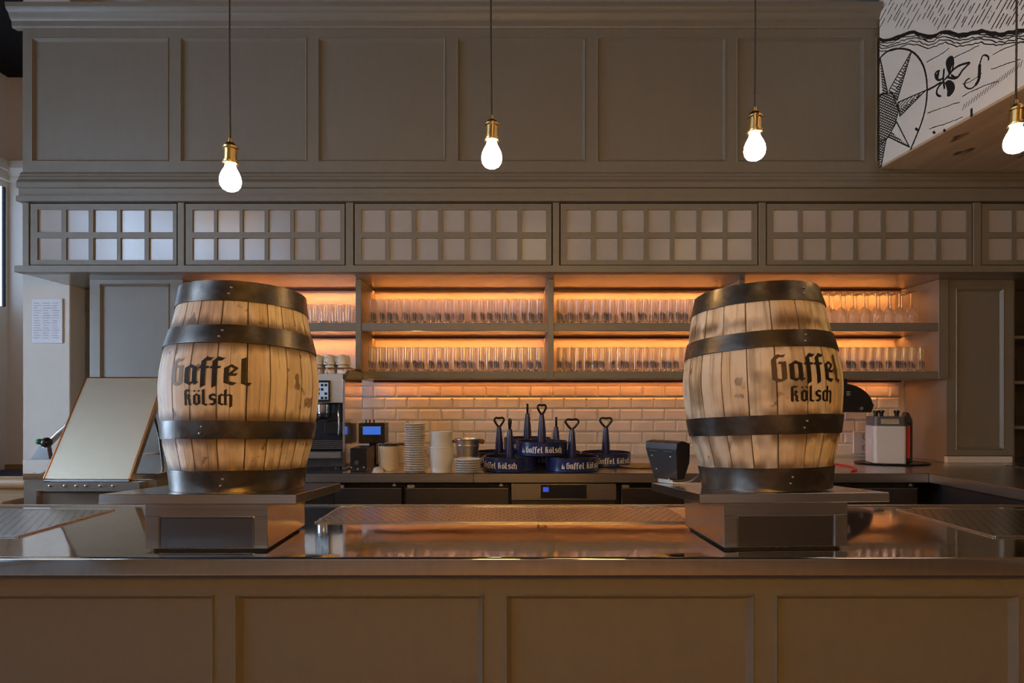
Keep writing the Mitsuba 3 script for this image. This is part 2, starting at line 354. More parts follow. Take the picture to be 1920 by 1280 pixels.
molding('cornice_molding', [(y0 + .03, zc(322)), (y0 - .004, zc(322)), (y0 - .014, zc(326)), (y0 - .016, zc(331)), (y0 - .024, zc(333)), (y0 - .026, zc(338)), (y0 - .034, zc(341)), (y0 - .040, zc(345)), (y0 - .040, zc(354)), (y0 - .022, zc(355)), (y0 - .022, zc(369)), (y0 - .042, zc(370)), (y0 - .042, zc(380)), (y0 + .03, zc(380))], can, CL - .006)
molding('bottom_rail', [(y0 + .02, zc(500)), (y0 - .045, zc(500)), (y0 - .045, zc(512)), (y0 + .02, zc(512))], can, CL - .012)
add('bottom_board', bx(CL, CR, y0 + .02, BACK - .007, zc(512), zc(505)), 'paint_gloss', can)
YD = 3.42
doors = [(56, 332, [(70, 115), (124, 166), (175, 219), (226, 271), (279, 324)]),
         (347, 647, [(361, 401), (407, 449), (455, 496), (503, 544), (551, 591), (598, 638)]),
         (664, 1035, None), (1050, 1421, None), (1437, 1823, None), (1840, 2205, None)]
prev = 43
for a, b, cols in doors:
    add('stile', bx(X(prev, YD), X(a, YD) - .004, YD - .004, YD + .05, zc(499), zc(381)), 'paint', can); prev = b + 1.5
    gd = key('glazed_door', can)
    xa, xb, za, zb = X(a, YD) + .003, X(b, YD) - .003, zc(497), zc(383)
    if cols is None:
        n = 7; wa, wb_ = a + 13, b - 11; pitch = (wb_ - wa) / n
        cols = [(wa + k * pitch + 3.5 * (k > 0), wa + (k + 1) * pitch - 4.5 * (k < n - 1)) for k in range(n)]
    rows = [(zc(488), zc(447)), (zc(436), zc(394))]
    fr = Polygon([(xa, za), (xb, za), (xb, zb), (xa, zb)])
    for (c0, c1) in cols:
        for (r0, r1) in rows: fr = fr.difference(sbox(X(c0, YD), r0, X(c1, YD), r1))
    m = ext(fr, .022); v = m.vertices; m = tm(np.stack([v[:, 0], YD + v[:, 2], v[:, 1]], 1), m.faces); m.fix_normals()
    add('frame', m, 'paint', gd)
    for (c0, c1) in cols:
        for (r0, r1) in rows: add('pane', bx(X(c0, YD) - .003, X(c1, YD) + .003, YD + .010, YD + .014, r0 - .003, r1 + .003, .0005), 'pane', gd)
add('carcass', bx(X(44, YD), CR, YD + .05, YD + .06, zc(499), zc(381)), 'paint_dark', can)
lab(can, 'long grey-brown panelled canopy with small-paned glazed doors, above the shelves', 'canopy')

# ------------------------------------------------------------------ tall cabinets at both ends of the niche
def tall_cabinet(x0, x1, y, pu, label, z0=1.036, z1=zc(512) - .001, inner=None, plinth=None):
    t = thing('tall_cabinet'); D = BACK - .007
    add('body', bx(x0, x1, y + .02, D, z0, z1), 'paint', t)
    px0, px1, pz0, pz1 = X(pu[0], y), X(pu[1], y), Z(pu[3], y), Z(pu[2], y)
    zb = z0 + (plinth or .0)
    fr = Polygon([(x0, zb), (x1, zb), (x1, z1), (x0, z1)]).difference(sbox(px0, pz0, px1, pz1))
    m = ext(fr, .022); v = m.vertices; m = tm(np.stack([v[:, 0], y + v[:, 2], v[:, 1]], 1), m.faces); m.fix_normals()
    d = add('door', m, 'paint', t); pan('panel', px0, px1, pz0, pz1, y, d, d=.012)
    if plinth: add('plinth', bx(x0, x1 - .01, y - .006, y + .02, z0, zb - .004), 'plaster', t)
    lab(t, label, 'cabinet'); return t
tl = tall_cabinet(X(168, 3.61), -2.0, 3.61, (187, 318, 532, 868), 'tall grey panelled cupboard at the left end of the glass shelves')
pan('side_panel', -2.80, X(168, 3.61) - .002, 1.10, 2.02, 3.93, tl, d=.012)
add('side_frame', bx(-2.805, X(168, 3.61), 3.925, 3.99, 2.02, 2.16), 'paint', tl)
tall_cabinet(2.724, X(1900, 3.61), 3.61, (1792, 1882, 541, 843), 'tall grey panelled cupboard with pale plinth, right of the glass shelves', plinth=.042)

# open shelving at the far right edge
osh = thing('open_shelf_unit'); ox0 = X(1902, 3.61)
add('side', bx(ox0, ox0 + .02, 3.63, 3.99, 1.036, 2.16), 'paint', osh)
add('back', bx(ox0 + .02, 4.39, 3.97, 3.99, 1.036, 2.16), 'paint_dark', osh)
for zz in (1.26, 1.54, 1.82): add('shelf', bx(ox0 + .02, 4.39, 3.64, 3.97, zz - .02, zz), 'paint', osh)
lab(osh, 'dark open shelving at the right edge beside the tall cupboard', 'shelf')
for i, (xx, zz, h) in enumerate(((3.22, 1.26, .23), (3.23, 1.54, .22))):
    add_k = add('bottle', lathe([(0, 0), (.036, 0), (.038, .01), (.038, h * .62), (.014, h * .78), (.013, h), (0, h)], 20, (xx, 3.75, zz)), 'black', smooth=40)
    lab(add_k, ('dark bottle on the lower board of the open shelving at right', 'dark bottle on the middle board of the open shelving at right')[i], 'bottle')

# ------------------------------------------------------------------ glass shelves with light strips
sh = thing('glass_shelf_unit'); SY, SB = 3.6, BACK - .007
S1, S2 = (1.844, 1.8945), (1.551, 1.597); CB = zc(512) - .001
div = [-.893, .288, 1.46]
for xd in div: add('divider', bx(xd - .017, xd + .017, SY - .004, SB, S2[0] - .002, CB), 'paint', sh)
add('end_panel', bx(2.664, 2.7235, SY - .006, SB, S2[0] - .002, CB), 'paint', sh)
add('end_panel', bx(-1.998, -1.97, SY, SB, S1[0], CB), 'paint', sh)
edges = [-1.97] + div + [2.664]
for i in range(4):
    a = edges[i] + (.017 if i else 0); b = edges[i + 1] - (.017 if i < 3 else 0)
    add('shelf', bx(a, b, SY, SB, S1[0] + .003, S1[1]), 'paint', sh); add('underside', bx(a, b, SY + .003, SB, S1[0], S1[0] + .003, .0005), 'paint_gloss', sh)
    if i: add('shelf', bx(a, b, SY, SB, S2[0] + .003, S2[1]), 'paint', sh); add('underside', bx(a, b, SY + .003, SB, S2[0], S2[0] + .003, .0005), 'paint_gloss', sh)
lab(sh, 'grey shelving with rows of glasses and light strips under its boards', 'shelf')
LY = 3.925
for nm, z, x0 in (('upper', CB, -1.96), ('middle', S1[0], -1.96), ('lower', S2[0], -.87)):
    t = thing('light_strip')
    add('profile', prism_x([(LY - .012, z), (LY - .012, z - .012), (LY - .009, z - .012), (LY - .009, z - .002), (LY + .03, z - .002), (LY + .03, z)], x0, 2.65), 'lip', t)
    k_ = .5 if nm == 'lower' else 1.0
    yy0, yy1, zz = LY - .004, LY + .022, z - .0035
    q = tm([[x0, yy0, zz], [2.65, yy0, zz], [2.65, yy1, zz], [x0, yy1, zz]], [[0, 2, 1], [0, 3, 2]])
    add('diffuser', q, two(pr((.8, .6, .4), .5)), t, emitter={'type': 'area', 'radiance': {'type': 'rgb', 'value': [k_ * c for c in LED_RADIANCE]}})
    lab(t, {'upper': 'warm light strip under the canopy above the top glasses', 'middle': 'warm light strip under the upper shelf board', 'lower': 'warm light strip under the lower shelf board above the tiles'}[nm], 'light strip')

def cupglass(r, h, base, taper=0.0):
    rt = lambda z: r - taper * (1 - z / h)
    wall = mikit.ply(lathe([(rt(base), base), (rt(h * .5), h * .5), (r, h - .001)], 28), M['glass_wall'], smooth=50)
    bot = mikit.ply(lathe([(0, 0), (rt(0) - .002, 0), (rt(0), .002), (rt(base), base), (0, base - .002)], 28), M['glass'], smooth=50)
    rim = mikit.ply(lathe([(r, h - .0016), (r + .0009, h - .0008), (r, h), (r - .0009, h - .0008), (r, h - .0016)], 28), M['glass'], smooth=True)
    a = np.linspace(-.8, .8, 7); pv, pf = [], []
    for a0, a1, z0, z1 in ((-.75, -.3, .3, .42), (-.62, -.42, .16, .46), (-.15, .15, .14, .44), (.25, .6, .28, .4), (.4, .75, .15, .34)):
        n_ = len(pv); pv += [(np.sin(q) * (rt(z * h) + .0004), -np.cos(q) * (rt(z * h) + .0004), z * h) for z in (z0, z1) for q in (a0, (a0 + a1) / 2, a1)]
        pf += [(n_, n_ + 1, n_ + 4), (n_, n_ + 4, n_ + 3), (n_ + 1, n_ + 2, n_ + 5), (n_ + 1, n_ + 5, n_ + 4)]
    return {'wall': wall, 'base': bot, 'rim': rim, **({'print': mikit.ply(tm(pv, pf), M['glass_print'])} if not taper else {})}
stange = cupglass(.0241, .150, .013)
short = cupglass(.032, .118, .014, .006)
wine = {'stem': mikit.ply(lathe([(0, .200), (.034, .200), (.035, .198), (.030, .196), (.006, .190), (.004, .180), (.004, .118), (.008, .108), (0, .104)], 24), M['glass'], smooth=50),
        'bowl': mikit.ply(lathe([(.006, .107), (.022, .090), (.030, .074), (.034, .060), (.035, .040), (.030, .0)], 24), M['glass_wall'], smooth=50)}
def row(name, ply, x0, x1, pitch, z, ys, label, cat_, group, jit=.0006):
    n = int((x1 - x0) / pitch); off = (x1 - x0 - (n - 1) * pitch) / 2
    for yy in ys:
        for i in range(n):
            dx, dy = rng.uniform(-jit, jit, 2)
            k = thing(name); tw = T().translate([x0 + off + i * pitch + dx, yy + dy, z + .0006]).rotate([0, 0, 1], float(rng.uniform(-55, 55)))
            for pn, pp in ply.items(): again(pn, pp, k, tw)
            lab(k, label, cat_, group)
R2 = (3.645, 3.715)
row('beer_glass', stange, -.870, .268, .0518, S1[1], R2, 'slim straight beer glass on the upper shelf, left middle bay', 'glass', 'slim beer glasses on the upper shelf, left middle bay')
row('beer_glass', stange, .308, 1.440, .0518, S1[1], R2, 'slim straight beer glass on the upper shelf, left of the right barrel', 'glass', 'slim beer glasses on the upper shelf, right middle bay')
row('beer_glass', stange, -.870, .268, .0518, S2[1], R2, 'slim straight beer glass on the lower shelf, left middle bay', 'glass', 'slim beer glasses on the lower shelf, left middle bay')
row('beer_glass', stange, .308, 1.440, .0518, S2[1], R2, 'slim straight beer glass on the lower shelf, left of the right barrel', 'glass', 'slim beer glasses on the lower shelf, right middle bay')
row('beer_glass', stange, 1.60, 2.635, .0518, S2[1], R2, 'slim straight beer glass on the lower shelf, right of the right barrel', 'glass', 'slim beer glasses on the lower shelf, right bay')
row('wine_glass', wine, 1.60, 2.600, .0735, S1[1], (3.66, 3.745), 'upturned wine glass on the upper shelf, right of the right barrel', 'glass', 'upturned wine glasses on the upper shelf')
row('tumbler', short, -1.52, -.925, .068, S1[1], (3.66, 3.735), 'short clear tumbler on the upper shelf, right of the left barrel', 'glass', 'short tumblers on the upper shelf, left bay')

# ------------------------------------------------------------------ back counter, fridges, dishwasher
CT, CF = 1.035, 3.09
bc = thing('back_counter')
xs = X(888, CF)
add('worktop', bx(-2.10, xs - .001, CF, BACK - .001, CT - .05, CT, .003), 'steel', bc)
add('worktop', bx(xs + .001, 2.238, CF, BACK - .001, CT - .05, CT, .003), 'steel', bc)
add('base', bx(-2.10, 2.236, CF + .10, BACK - .01, 0, CT - .052), 'black_matte', bc)
lab(bc, 'long stainless steel back counter below the glass shelves, with a thick front edge', 'counter')
sc = thing('side_counter')
add('worktop', bx(2.240, 4.39, 2.085, BACK - .001, CT - .05, CT, .003), 'steel', sc)
add('base', bx(2.335, 4.39, 2.09, BACK - .01, 0, CT - .052), 'black_matte', sc)
add('drain_panel', bx(2.95, 4.2, 2.75, 3.45, CT, CT + .004), 'perforated', sc)
lab(sc, 'stainless steel counter arm coming forward at the right edge', 'counter')
def fridge(u0, u1, label, logo=True):
    t = thing('undercounter_fridge'); x0, x1 = X(u0, 3.12), X(u1, 3.12)
    d = add('door', bx(x0, x1, 3.115, 3.185, .40, Z(915, 3.115)), 'steel_dark', t)
    add('edge_trim', bx(x0, x1, 3.110, 3.118, Z(916, 3.11) - .002, Z(914.3, 3.11)), 'steel', t)
    add('hinge', bx(x0 + .005, x0 + .045, 3.13, 3.17, Z(915, 3.115), Z(909, 3.115)), 'steel_soft', t)
    if logo: add('badge', prism_y([(x1 - .05, .965), (x1 - .03, .963), (x1 - .028, .972), (x1 - .04, .979)], 3.112, 3.1155), 'steel_soft', t)
    lab(t, label, 'fridge')
fridge(628, 753, 'dark steel undercounter fridge door just right of the left barrel')
fridge(761, 953, 'dark steel undercounter fridge door just left of the dishwasher')
fridge(1165, 1345, 'dark steel undercounter fridge door right of the dishwasher')
fridge(1350, 1719, 'dark steel undercounter fridge door near the counter corner at right')
t = thing('side_fridge')
add('door', bx(2.265, 2.33, 2.10, 3.045, .40, Z(908, 3.05)), 'steel_dark', t)
add('edge_trim', bx(2.260, 2.268, 2.10, 3.045, Z(908, 3.05) - .002, Z(908, 3.05) + .004), 'steel', t)
add('hinge', bx(2.27, 2.31, 2.99, 3.03, Z(908, 3.05) + .005, Z(908, 3.05) + .02), 'chrome', t)
lab(t, 'dark steel fridge door under the counter arm at right', 'fridge')
dw = thing('dishwasher'); x0, x1 = X(959, 3.11), X(1155, 3.11)
add('body', bx(x0, x1, 3.135, 3.185, .35, Z(906, 3.11)), 'steel_dark', dw)
add('control_panel', bx(x0, x1, 3.105, 3.134, Z(937, 3.11), Z(906, 3.11)), 'steel', dw)
dp = add('display', bx(X(1014, 3.1), X(1100, 3.1), 3.1015, 3.106, Z(934, 3.1), Z(909, 3.1), .001), 'black', dw)
add('icon', bx(X(1018, 3.1), X(1029, 3.1), 3.1, 3.102, Z(922, 3.1), Z(913, 3.1), .0003), two(pr((.02, .05, .3), .3)), dp, emitter={'type': 'area', 'radiance': {'type': 'rgb', 'value': [.03, .07, .45]}})
labels[dp + '__icon'] = {'label': 'small lit blue icon'}
add('handle', tube([(x0 + .03, 3.09, .835), ((x0 + x1) / 2, 3.085, .835), (x1 - .03, 3.09, .835)], .009), 'steel', dw, True)
lab(dw, 'stainless steel dishwasher with a black display under the back counter', 'dishwasher')

# ------------------------------------------------------------------ front bar
BT, BF, BB = 1.047, 1.391, 2.08
bar = thing('bar_counter')
rr_ = .006; arc_ = [(BF + rr_ - rr_ * math.cos(a), BT - rr_ + rr_ * math.sin(a)) for a in np.linspace(0, math.pi / 2, 7)]
add('counter_top', prism_x([(BF + .002, BT - .043), (BF, BT - .040)] + arc_ + [(BB, BT), (BB, BT - .043)], -2.7, 2.9), 'bar_top', bar, 40)
add('back_lip', bx(-2.7, 2.9, BB - .018, BB, BT, BT + .004, .001), 'steel', bar)
YP = 1.445
zr = Z(1113, YP)
bp = [(-545, -104), (-64, 403), (440, 908), (947, 1415), (1452, 1910), (1947, 2415)]
fr = Polygon([(-2.65, .0), (2.85, .0), (2.85, BT - .045), (-2.65, BT - .045)])
for a, b in bp: fr = fr.difference(sbox(X(a, YP), .16, X(b, YP), zr))
m = ext(fr, .02); v = m.vertices; m = tm(np.stack([v[:, 0], YP + v[:, 2], v[:, 1]], 1), m.faces); m.fix_normals()
add('front_frame', m, 'paint', bar)
for a, b in bp: pan('front_panel', X(a, YP), X(b, YP), .16, zr, YP, bar, d=.013)
add('back_panel', bx(-2.65, 2.85, 2.04, 2.06, 0, BT - .045), 'steel_soft', bar)
for nm, x0, x1 in (('a', -2.6, -1.325), ('b', -.568, .56), ('c', 1.335, 2.8)):
    k = add('drip_panel', bx(x0, x1, 1.60 if nm != 'b' else 1.784, 1.985 if nm != 'b' else 2.03, BT, BT + .003, .001), 'perforated', bar)
    y0_, y1_ = (1.60, 1.985) if nm != 'b' else (1.784, 2.03)
    rim = cat(bx(x0 - .006, x0, y0_ - .006, y1_ + .006, BT, BT + .005, .001), bx(x1, x1 + .006, y0_ - .006, y1_ + .006, BT, BT + .005, .001), bx(x0, x1, y0_ - .006, y0_, BT, BT + .005, .001), bx(x0, x1, y1_, y1_ + .006, BT, BT + .005, .001))
    add('rim', rim, 'steel', k)
lab(bar, 'long bar with a polished steel top and a grey-brown panelled front', 'bar counter')

# ------------------------------------------------------------------ barrel stands
def stand(label, ox, oy, yaw, w=.302, d=.277):
    t = thing('barrel_stand'); R = rot([0, 0, 1], yaw); O = (ox, oy, BT)
    P = lambda m: xf(m, R, O)
    h0, sl = .121, .070                                    # height under the tray at the front, slope backwards
    def wedge(x0, x1, y0, y1, z0, dz):
        return hull([(x, y, z) for x in (x0, x1) for y in (y0, y1) for z in (z0 - (sl * y if z0 > .05 else 0), h0 + dz - sl * y)])
    add('foot', P(bx(-w / 2 + .012, w / 2 - .012, .012, d - .012, 0, .006)), 'black_matte', t)  # recessed foot, its black stands in for the gap shadow under the stand
    hb = .087
    body = hull([(x, y, z) for x in (-w / 2 + .001, w / 2 - .001) for y in (.004, d - .004) for z in (.006, hb + .01 - sl * y)])
    add('body', P(body), 'steel_bright', t)
    add('cap', P(hull([(x, y, z - sl * y) for x in (-w / 2, w / 2) for y in (0, d) for z in (hb, h0)])), 'steel_bright', t)
    for s in (-1, 1):
        xa = s * (w / 2 - .033 / 2)
        add('corner_post', P(bx(xa - .0165, xa + .0165, 0, .006, .006, hb - .001, .0008)), 'steel_bright', t)
    add('front_panel', P(bx(-w / 2 + .036, w / 2 - .036, .001, .006, .008, hb - .004, .0012)), 'steel_dark', t)
    e = .0014
    x0, x1, z0, z1 = -w / 2 + .036, w / 2 - .036, .008, hb - .004
    add('panel_edge', P(cat(bx(x0 - e, x0, -.0004, .004, z0, z1, .0002), bx(x1, x1 + e, -.0004, .004, z0, z1, .0002), bx(x0, x1, -.0004, .004, z1, z1 + e, .0002))), 'chrome', t)
    # tray, sloping back with the stand
    tw, td = .474, .385; Rx = rot([1, 0, 0], -math.degrees(math.atan(sl)))
    pts = [(-tw / 2, 0), (tw / 2, 0), (tw / 2, td), (-tw / 2, td)]
    tray = cat(bx(-tw / 2, tw / 2, 0, td, -.004, 0, .001), bx(-tw / 2, tw / 2, 0, .004, -.023, 0, .0016), bx(-tw / 2, tw / 2, td - .003, td, -.023, -.001, .001), bx(-tw / 2, -tw / 2 + .003, 0, td, -.023, -.001, .001), bx(tw / 2 - .003, tw / 2, 0, td, -.023, -.001, .001))
    tray = xf(tray, Rx, (0, -.042, .147))
    add('tray', P(tray), 'steel_bright', t)
    lab(t, label, 'stand'); return t
stand('stainless steel stand with a drip tray carrying the left barrel', -.7355, 1.45, 0)
stand('stainless steel stand with a drip tray carrying the right barrel', .706, 1.468, 3.0, w=.317)

# ------------------------------------------------------------------ blackletter, drawn as polygons (x-height 1)
def _st(x, y0, y1, y2=None, y3=None, w=.25): return [(x, y0), (x, y1), (x + w, y2 if y2 is not None else y1), (x + w, y3 if y3 is not None else y0)]
GL = {
 'G': (.74, [[(0, .08), (0, 1.08), (.16, 1.28), (.34, 1.38), (.5, 1.32), (.74, 1.37), (.60, 1.20), (.42, 1.22), (.25, 1.10), (.25, .12)], [(.47, .06), (.47, .86), (.30, .86), (.38, 1.0), (.58, .97), (.72, 1.0), (.72, .10)], [(0, .08), (.28, -.07), (.47, -.05), (.72, .1), (.60, .16), (.44, .08), (.25, .14)]]),
 'a': (.78, [_st(0, .08, .84, .90, .10), [(0, .82), (.34, 1.03), (.69, .88), (.69, .78), (.44, .84), (.25, .84)], _st(.44, .10, .86, .88, .08), [(0, .08), (.32, -.05), (.48, .06), (.46, .16), (.34, .10), (.2, .16)], [(.44, .12), (.57, -.05), (.80, .09), (.69, .14)]]),
 'f': (.46, [[(0, -.20), (0, 1.18), (.24, 1.26), (.24, -.06)], [(0, 1.16), (.28, 1.42), (.5, 1.35), (.64, 1.38), (.46, 1.20), (.24, 1.20)], [(-.13, .80), (-.06, .92), (.44, .92), (.38, .80)]]),
 'e': (.70, [_st(0, .06, .83, .88, .12), [(0, .81), (.36, 1.03), (.70, .84), (.58, .70), (.50, .76), (.36, .88), (.24, .82)], [(.54, .84), (.70, .84), (.36, .49), (.22, .46), (.22, .54)], [(.20, .42), (.30, .53), (.68, .57), (.56, .42)], [(0, .06), (.42, -.08), (.62, .08), (.50, .09), (.25, .15)]]),
 'l': (.50, [_st(0, .04, 1.31, 1.42, .1), [(0, .05), (.36, -.09), (.52, .07), (.25, .13)]]),
 'k': (.78, [_st(0, .05, 1.28, 1.30, .06), [(0, 1.26), (.28, 1.42), (.44, 1.33), (.66, 1.37), (.52, 1.20), (.24, 1.2)], [(.2, .78), (.42, 1.0), (.64, .88), (.56, .70), (.34, .58), (.24, .60), (.4, .78)], [(.24, .56), (.46, .64), (.64, .52), (.64, .12), (.76, .05), (.58, -.07), (.40, .09), (.40, .5)], [(0, .06), (.13, -.06), (.33, .06), (.2, .12)]]),
 'o': (.72, [_st(0, .1, .84, .88, .1), [(0, .82), (.34, 1.02), (.68, .86), (.68, .76), (.44, .82), (.22, .84)], _st(.43, .14, .86, .88, .12), [(0, .12), (.34, -.06), (.68, .14), (.46, .18), (.22, .16)], [(.02, 1.24), (.14, 1.34), (.26, 1.24), (.14, 1.14)], [(.42, 1.24), (.54, 1.34), (.66, 1.24), (.54, 1.14)]]),
 's': (.68, [[(0, .56), (0, .84), (.36, 1.03), (.66, .90), (.56, .76), (.36, .84), (.25, .78), (.25, .62)], [(0, .58), (.12, .44), (.40, .36), (.64, .42), (.64, .52), (.25, .64)], _st(.39, .10, .46, .50, .14), [(-.02, .08), (.32, -.07), (.64, .14), (.42, .18), (.14, .13)]]),
 'c': (.50, [_st(0, .08, .84, .88, .12), [(0, .82), (.32, 1.02), (.40, .93), (.56, .92), (.56, .80), (.24, .82)], [(0, .1), (.34, -.07), (.52, .08), (.25, .15)]]),
 'h': (.72, [_st(0, .05, 1.30, 1.42, .08, .23), [(-.1, .80), (-.1, .92), (.4, .92), (.4, .80)], [(0, .06), (.12, -.06), (.32, .06), (.2, .12)], [(.22, .80), (.46, 1.0), (.70, .84), (.70, -.10), (.45, -.28), (.45, .80)]]),
 ' ': (.45, []),
}
def lettering(text, gap=.11):
    out, x = [], 0.0
    for ch in text:
        w, ps = GL[ch]
        g = unary_union([Polygon(p).buffer(0) for p in ps]) if ps else None
        out.append((ch, affinity.translate(g, x, 0) if g is not None else None)); x += w + (.0 if ch in ' c' else gap)
    return out, x - gap
def tri_surface(poly, step):
    """Flat mesh of a polygon cut into squares, so that it bends well."""
    x0, y0, x1, y1 = poly.bounds; vs, fs, n = [], [], 0
    for i, j in np.ndindex(int(math.ceil((x1 - x0) / step)), int(math.ceil((y1 - y0) / (1.5 * step)))):
        c = poly.intersection(sbox(x0 + i * step, y0 + j * 1.5 * step, x0 + (i + 1) * step, y0 + (j + 1) * 1.5 * step))
        for g in getattr(c, 'geoms', [c]):
            if g.geom_type != 'Polygon' or g.area < 1e-7: continue
            v, f = trimesh.creation.triangulate_polygon(g, engine='earcut')
            vs.append(v); fs.append(np.asarray(f) + n); n += len(v)
    return np.vstack(vs), np.vstack(fs)
def wrap(poly, scale, step, surf):
    """surf(s, t) -> (points, outward normals); s, t in metres. A thin raised skin of paint."""
    v, f = tri_surface(poly, step); s, t = v[:, 0] * scale, v[:, 1] * scale
    p, n = surf(s, t); e1, e2 = v[f[:, 1]] - v[f[:, 0]], v[f[:, 2]] - v[f[:, 0]]
    m = tm(p, f); fn = m.face_normals; flip = (fn * n[f[:, 0]]).sum(1) < 0
    f = f.copy(); f[flip] = f[flip][:, ::-1]; return tm(p, f)

# ------------------------------------------------------------------ barrels
from scipy.interpolate import PchipInterpolator
def barrel(label, base, a, b, rings, seed, wood, text_phi, text_t, worn):
    """rings: (height, radius) pairs of the hoops' edges from the bottom up; tilted back by a and sideways by b."""
    t_ = thing('beer_barrel'); r_ = np.random.default_rng(seed)
    ax = np.array([math.sin(b), math.sin(a), 1.0]); ax /= np.linalg.norm(ax)
    e1 = np.cross([0, 1, 0], ax); e1 /= np.linalg.norm(e1); e2 = np.cross(ax, e1); base = np.asarray(base, float)
    hs = np.array(rings); tt = np.concatenate([hs[:4, 0], [.272], hs[4:, 0]]); rr = np.concatenate([hs[:4, 1] - .003, [max(hs[:, 1]) + .0045], hs[4:, 1] - .003])
    Rf = PchipInterpolator(tt, rr, extrapolate=True)
    def pt(phi, t, dr_=0.0):                       # phi from -y towards +x
        phi, t = np.broadcast_arrays(np.asarray(phi, float), np.asarray(t, float))
        r = Rf(np.clip(t, tt[0], tt[-1])) + dr_; sl = Rf.derivative()(np.clip(t, tt[0] + .002, tt[-1] - .002))
        d = np.sin(phi)[..., None] * e1 - np.cos(phi)[..., None] * e2
        n = d - sl[..., None] * ax; n /= np.linalg.norm(n, axis=-1, keepdims=True)
        return base + ax * t[..., None] + d * r[..., None], n
    top = tt[-1]
    n = 21; w = r_.uniform(.75, 1.3, n); cuts = np.concatenate([[0], np.cumsum(w) / w.sum()]) * 2 * np.pi + r_.uniform(0, 1)
    nt, na = 22, 5; ts = np.linspace(tt[0], top, nt)
    for k in range(n):
        g = .0011 / .2; ph = np.linspace(cuts[k] + g, cuts[k + 1] - g, na)
        phs = np.concatenate([[ph[0]], ph, [ph[-1]]]); dep = np.concatenate([[-.012], [-.0003], np.zeros(na - 2), [-.0003], [-.012]]) + r_.uniform(-.0007, .0003)
        Pg, Tg = np.meshgrid(phs, ts, indexing='ij'); v, _ = pt(Pg, Tg, dep[:, None] * np.ones_like(Tg))
        K = len(phs); v = v.reshape(-1, 3); i, j = np.meshgrid(np.arange(K - 1), np.arange(nt - 1), indexing='ij')
        q = np.stack([i * nt + j, (i + 1) * nt + j, (i + 1) * nt + j + 1, i * nt + j + 1], -1).reshape(-1, 4)
        f = np.vstack([q[:, [0, 1, 2]], q[:, [0, 2, 3]], [[j * nt + e, (j + 1) * nt + e, e] if e else [(j + 1) * nt, j * nt, 0] for e in (0, nt - 1) for j in range(1, K - 1)]])
        uv = np.stack([(Pg - cuts[k]) / (cuts[k + 1] - cuts[k]) * .9 + .05 + seed * 40 + k, Tg], -1).reshape(-1, 2)
        add('stave', tm(v, f), wood, t_, False, uv=uv, )
    # heads
    for tz, up in ((top - .03, 1), (tt[0] + .02, -1)):
        ph = np.linspace(0, 2 * np.pi, 40, endpoint=False); p, _ = pt(ph, np.full(40, tz), -.011)
        v = np.vstack([p, base + ax * tz]); j = np.arange(40); f = np.stack([j, (j + 1) % 40, j * 0 + 40], 1)
        add('head', tm(v, f if up > 0 else f[:, ::-1]), 'wood', t_)
    # hoops
    for (i0, i1) in ((0, 1), (2, 3), (4, 5), (6, 7)):
        t0, t1 = hs[i0][0], hs[i1][0]; ph = np.linspace(0, 2 * np.pi, 72, endpoint=False); tv = np.linspace(t0, t1, 5)
        prof = [(t0, .0)] + [(x, .003) for x in tv] + [(t1, .0)]
        T_ = np.array([x for x, _ in prof]); D_ = np.array([d for _, d in prof])
        Pg, Tg = np.meshgrid(ph, T_, indexing='ij')
        wob = meshkit.noise(np.stack([np.cos(Pg) * 4 + seed, np.sin(Pg) * 4, Tg * 3 + i0], -1)) * .0022
        v, _ = pt(Pg, Tg + wob, D_[None, :] * np.ones_like(Tg)); K = len(prof); v = v.reshape(-1, 3)
        i, j = np.meshgrid(np.arange(72), np.arange(K - 1), indexing='ij'); i2 = (i + 1) % 72
        q = np.stack([i * K + j, i2 * K + j, i2 * K + j + 1, i * K + j + 1], -1).reshape(-1, 4)
        hk = add('hoop', tm(v, np.vstack([q[:, [0, 1, 2]], q[:, [0, 2, 3]]])), 'hoop', t_, 40)
        ph0 = text_phi + r_.uniform(-.35, .25)
        for q_ in range(2):
            p, nn = pt(ph0 + .03 * q_, (t0 + t1) / 2 + (.008 if q_ else -.008), .0036)
            s_ = trimesh.creation.icosphere(1, .0036); s_.apply_translation(p); add('rivet', s_, 'rivet', hk, True)
    # painted lettering
    for text, xh, dt, dphi, step in (('Gaffel', .0478, 0, 0, .16), ('kolsch', .0272, -.0505, .0, .2)):
        ls, wd = lettering(text); rad = float(Rf(text_t)); lk = key('lettering', t_)
        def surf(s, t):
            return pt(text_phi + (s - wd * xh / 2) / rad, text_t + dt + t, .0009)
        for ch, g in ls:
            add('letter', wrap(g, xh, step, surf), 'ink_worn' if (ch == 'G' and worn) else 'ink_brown' if (ch in 'Gl' and text[0] == 'G' and not worn) else 'ink', lk, True)
    lab(t_, label, 'barrel'); return pt
LR = [(-.0025, .1670), (.051, .1741), (.1297, .1918), (.174, .1976), (.3658, .1944), (.4115, .1832), (.475, .1705), (.5277, .1633)]
RR = [(-.0085, .1632), (.0488, .1708), (.132, .1905), (.179, .198), (.3458, .196), (.389, .1865), (.466, .1732), (.5185, .1587)]
TILT = math.atan(.067)
ptL = barrel('pale oak beer barrel at left with clean staves and a worn first letter', (-.7212, 1.60, 1.1835), TILT, -.003, LR, 3, 'oak', math.radians(1.5), .263, True)
ptR = barrel('stained oak beer barrel at right with lettering near its right edge', (.7106, 1.60, 1.193), TILT, -.024, RR, 8, 'oak_old', math.radians(13), .262, False)

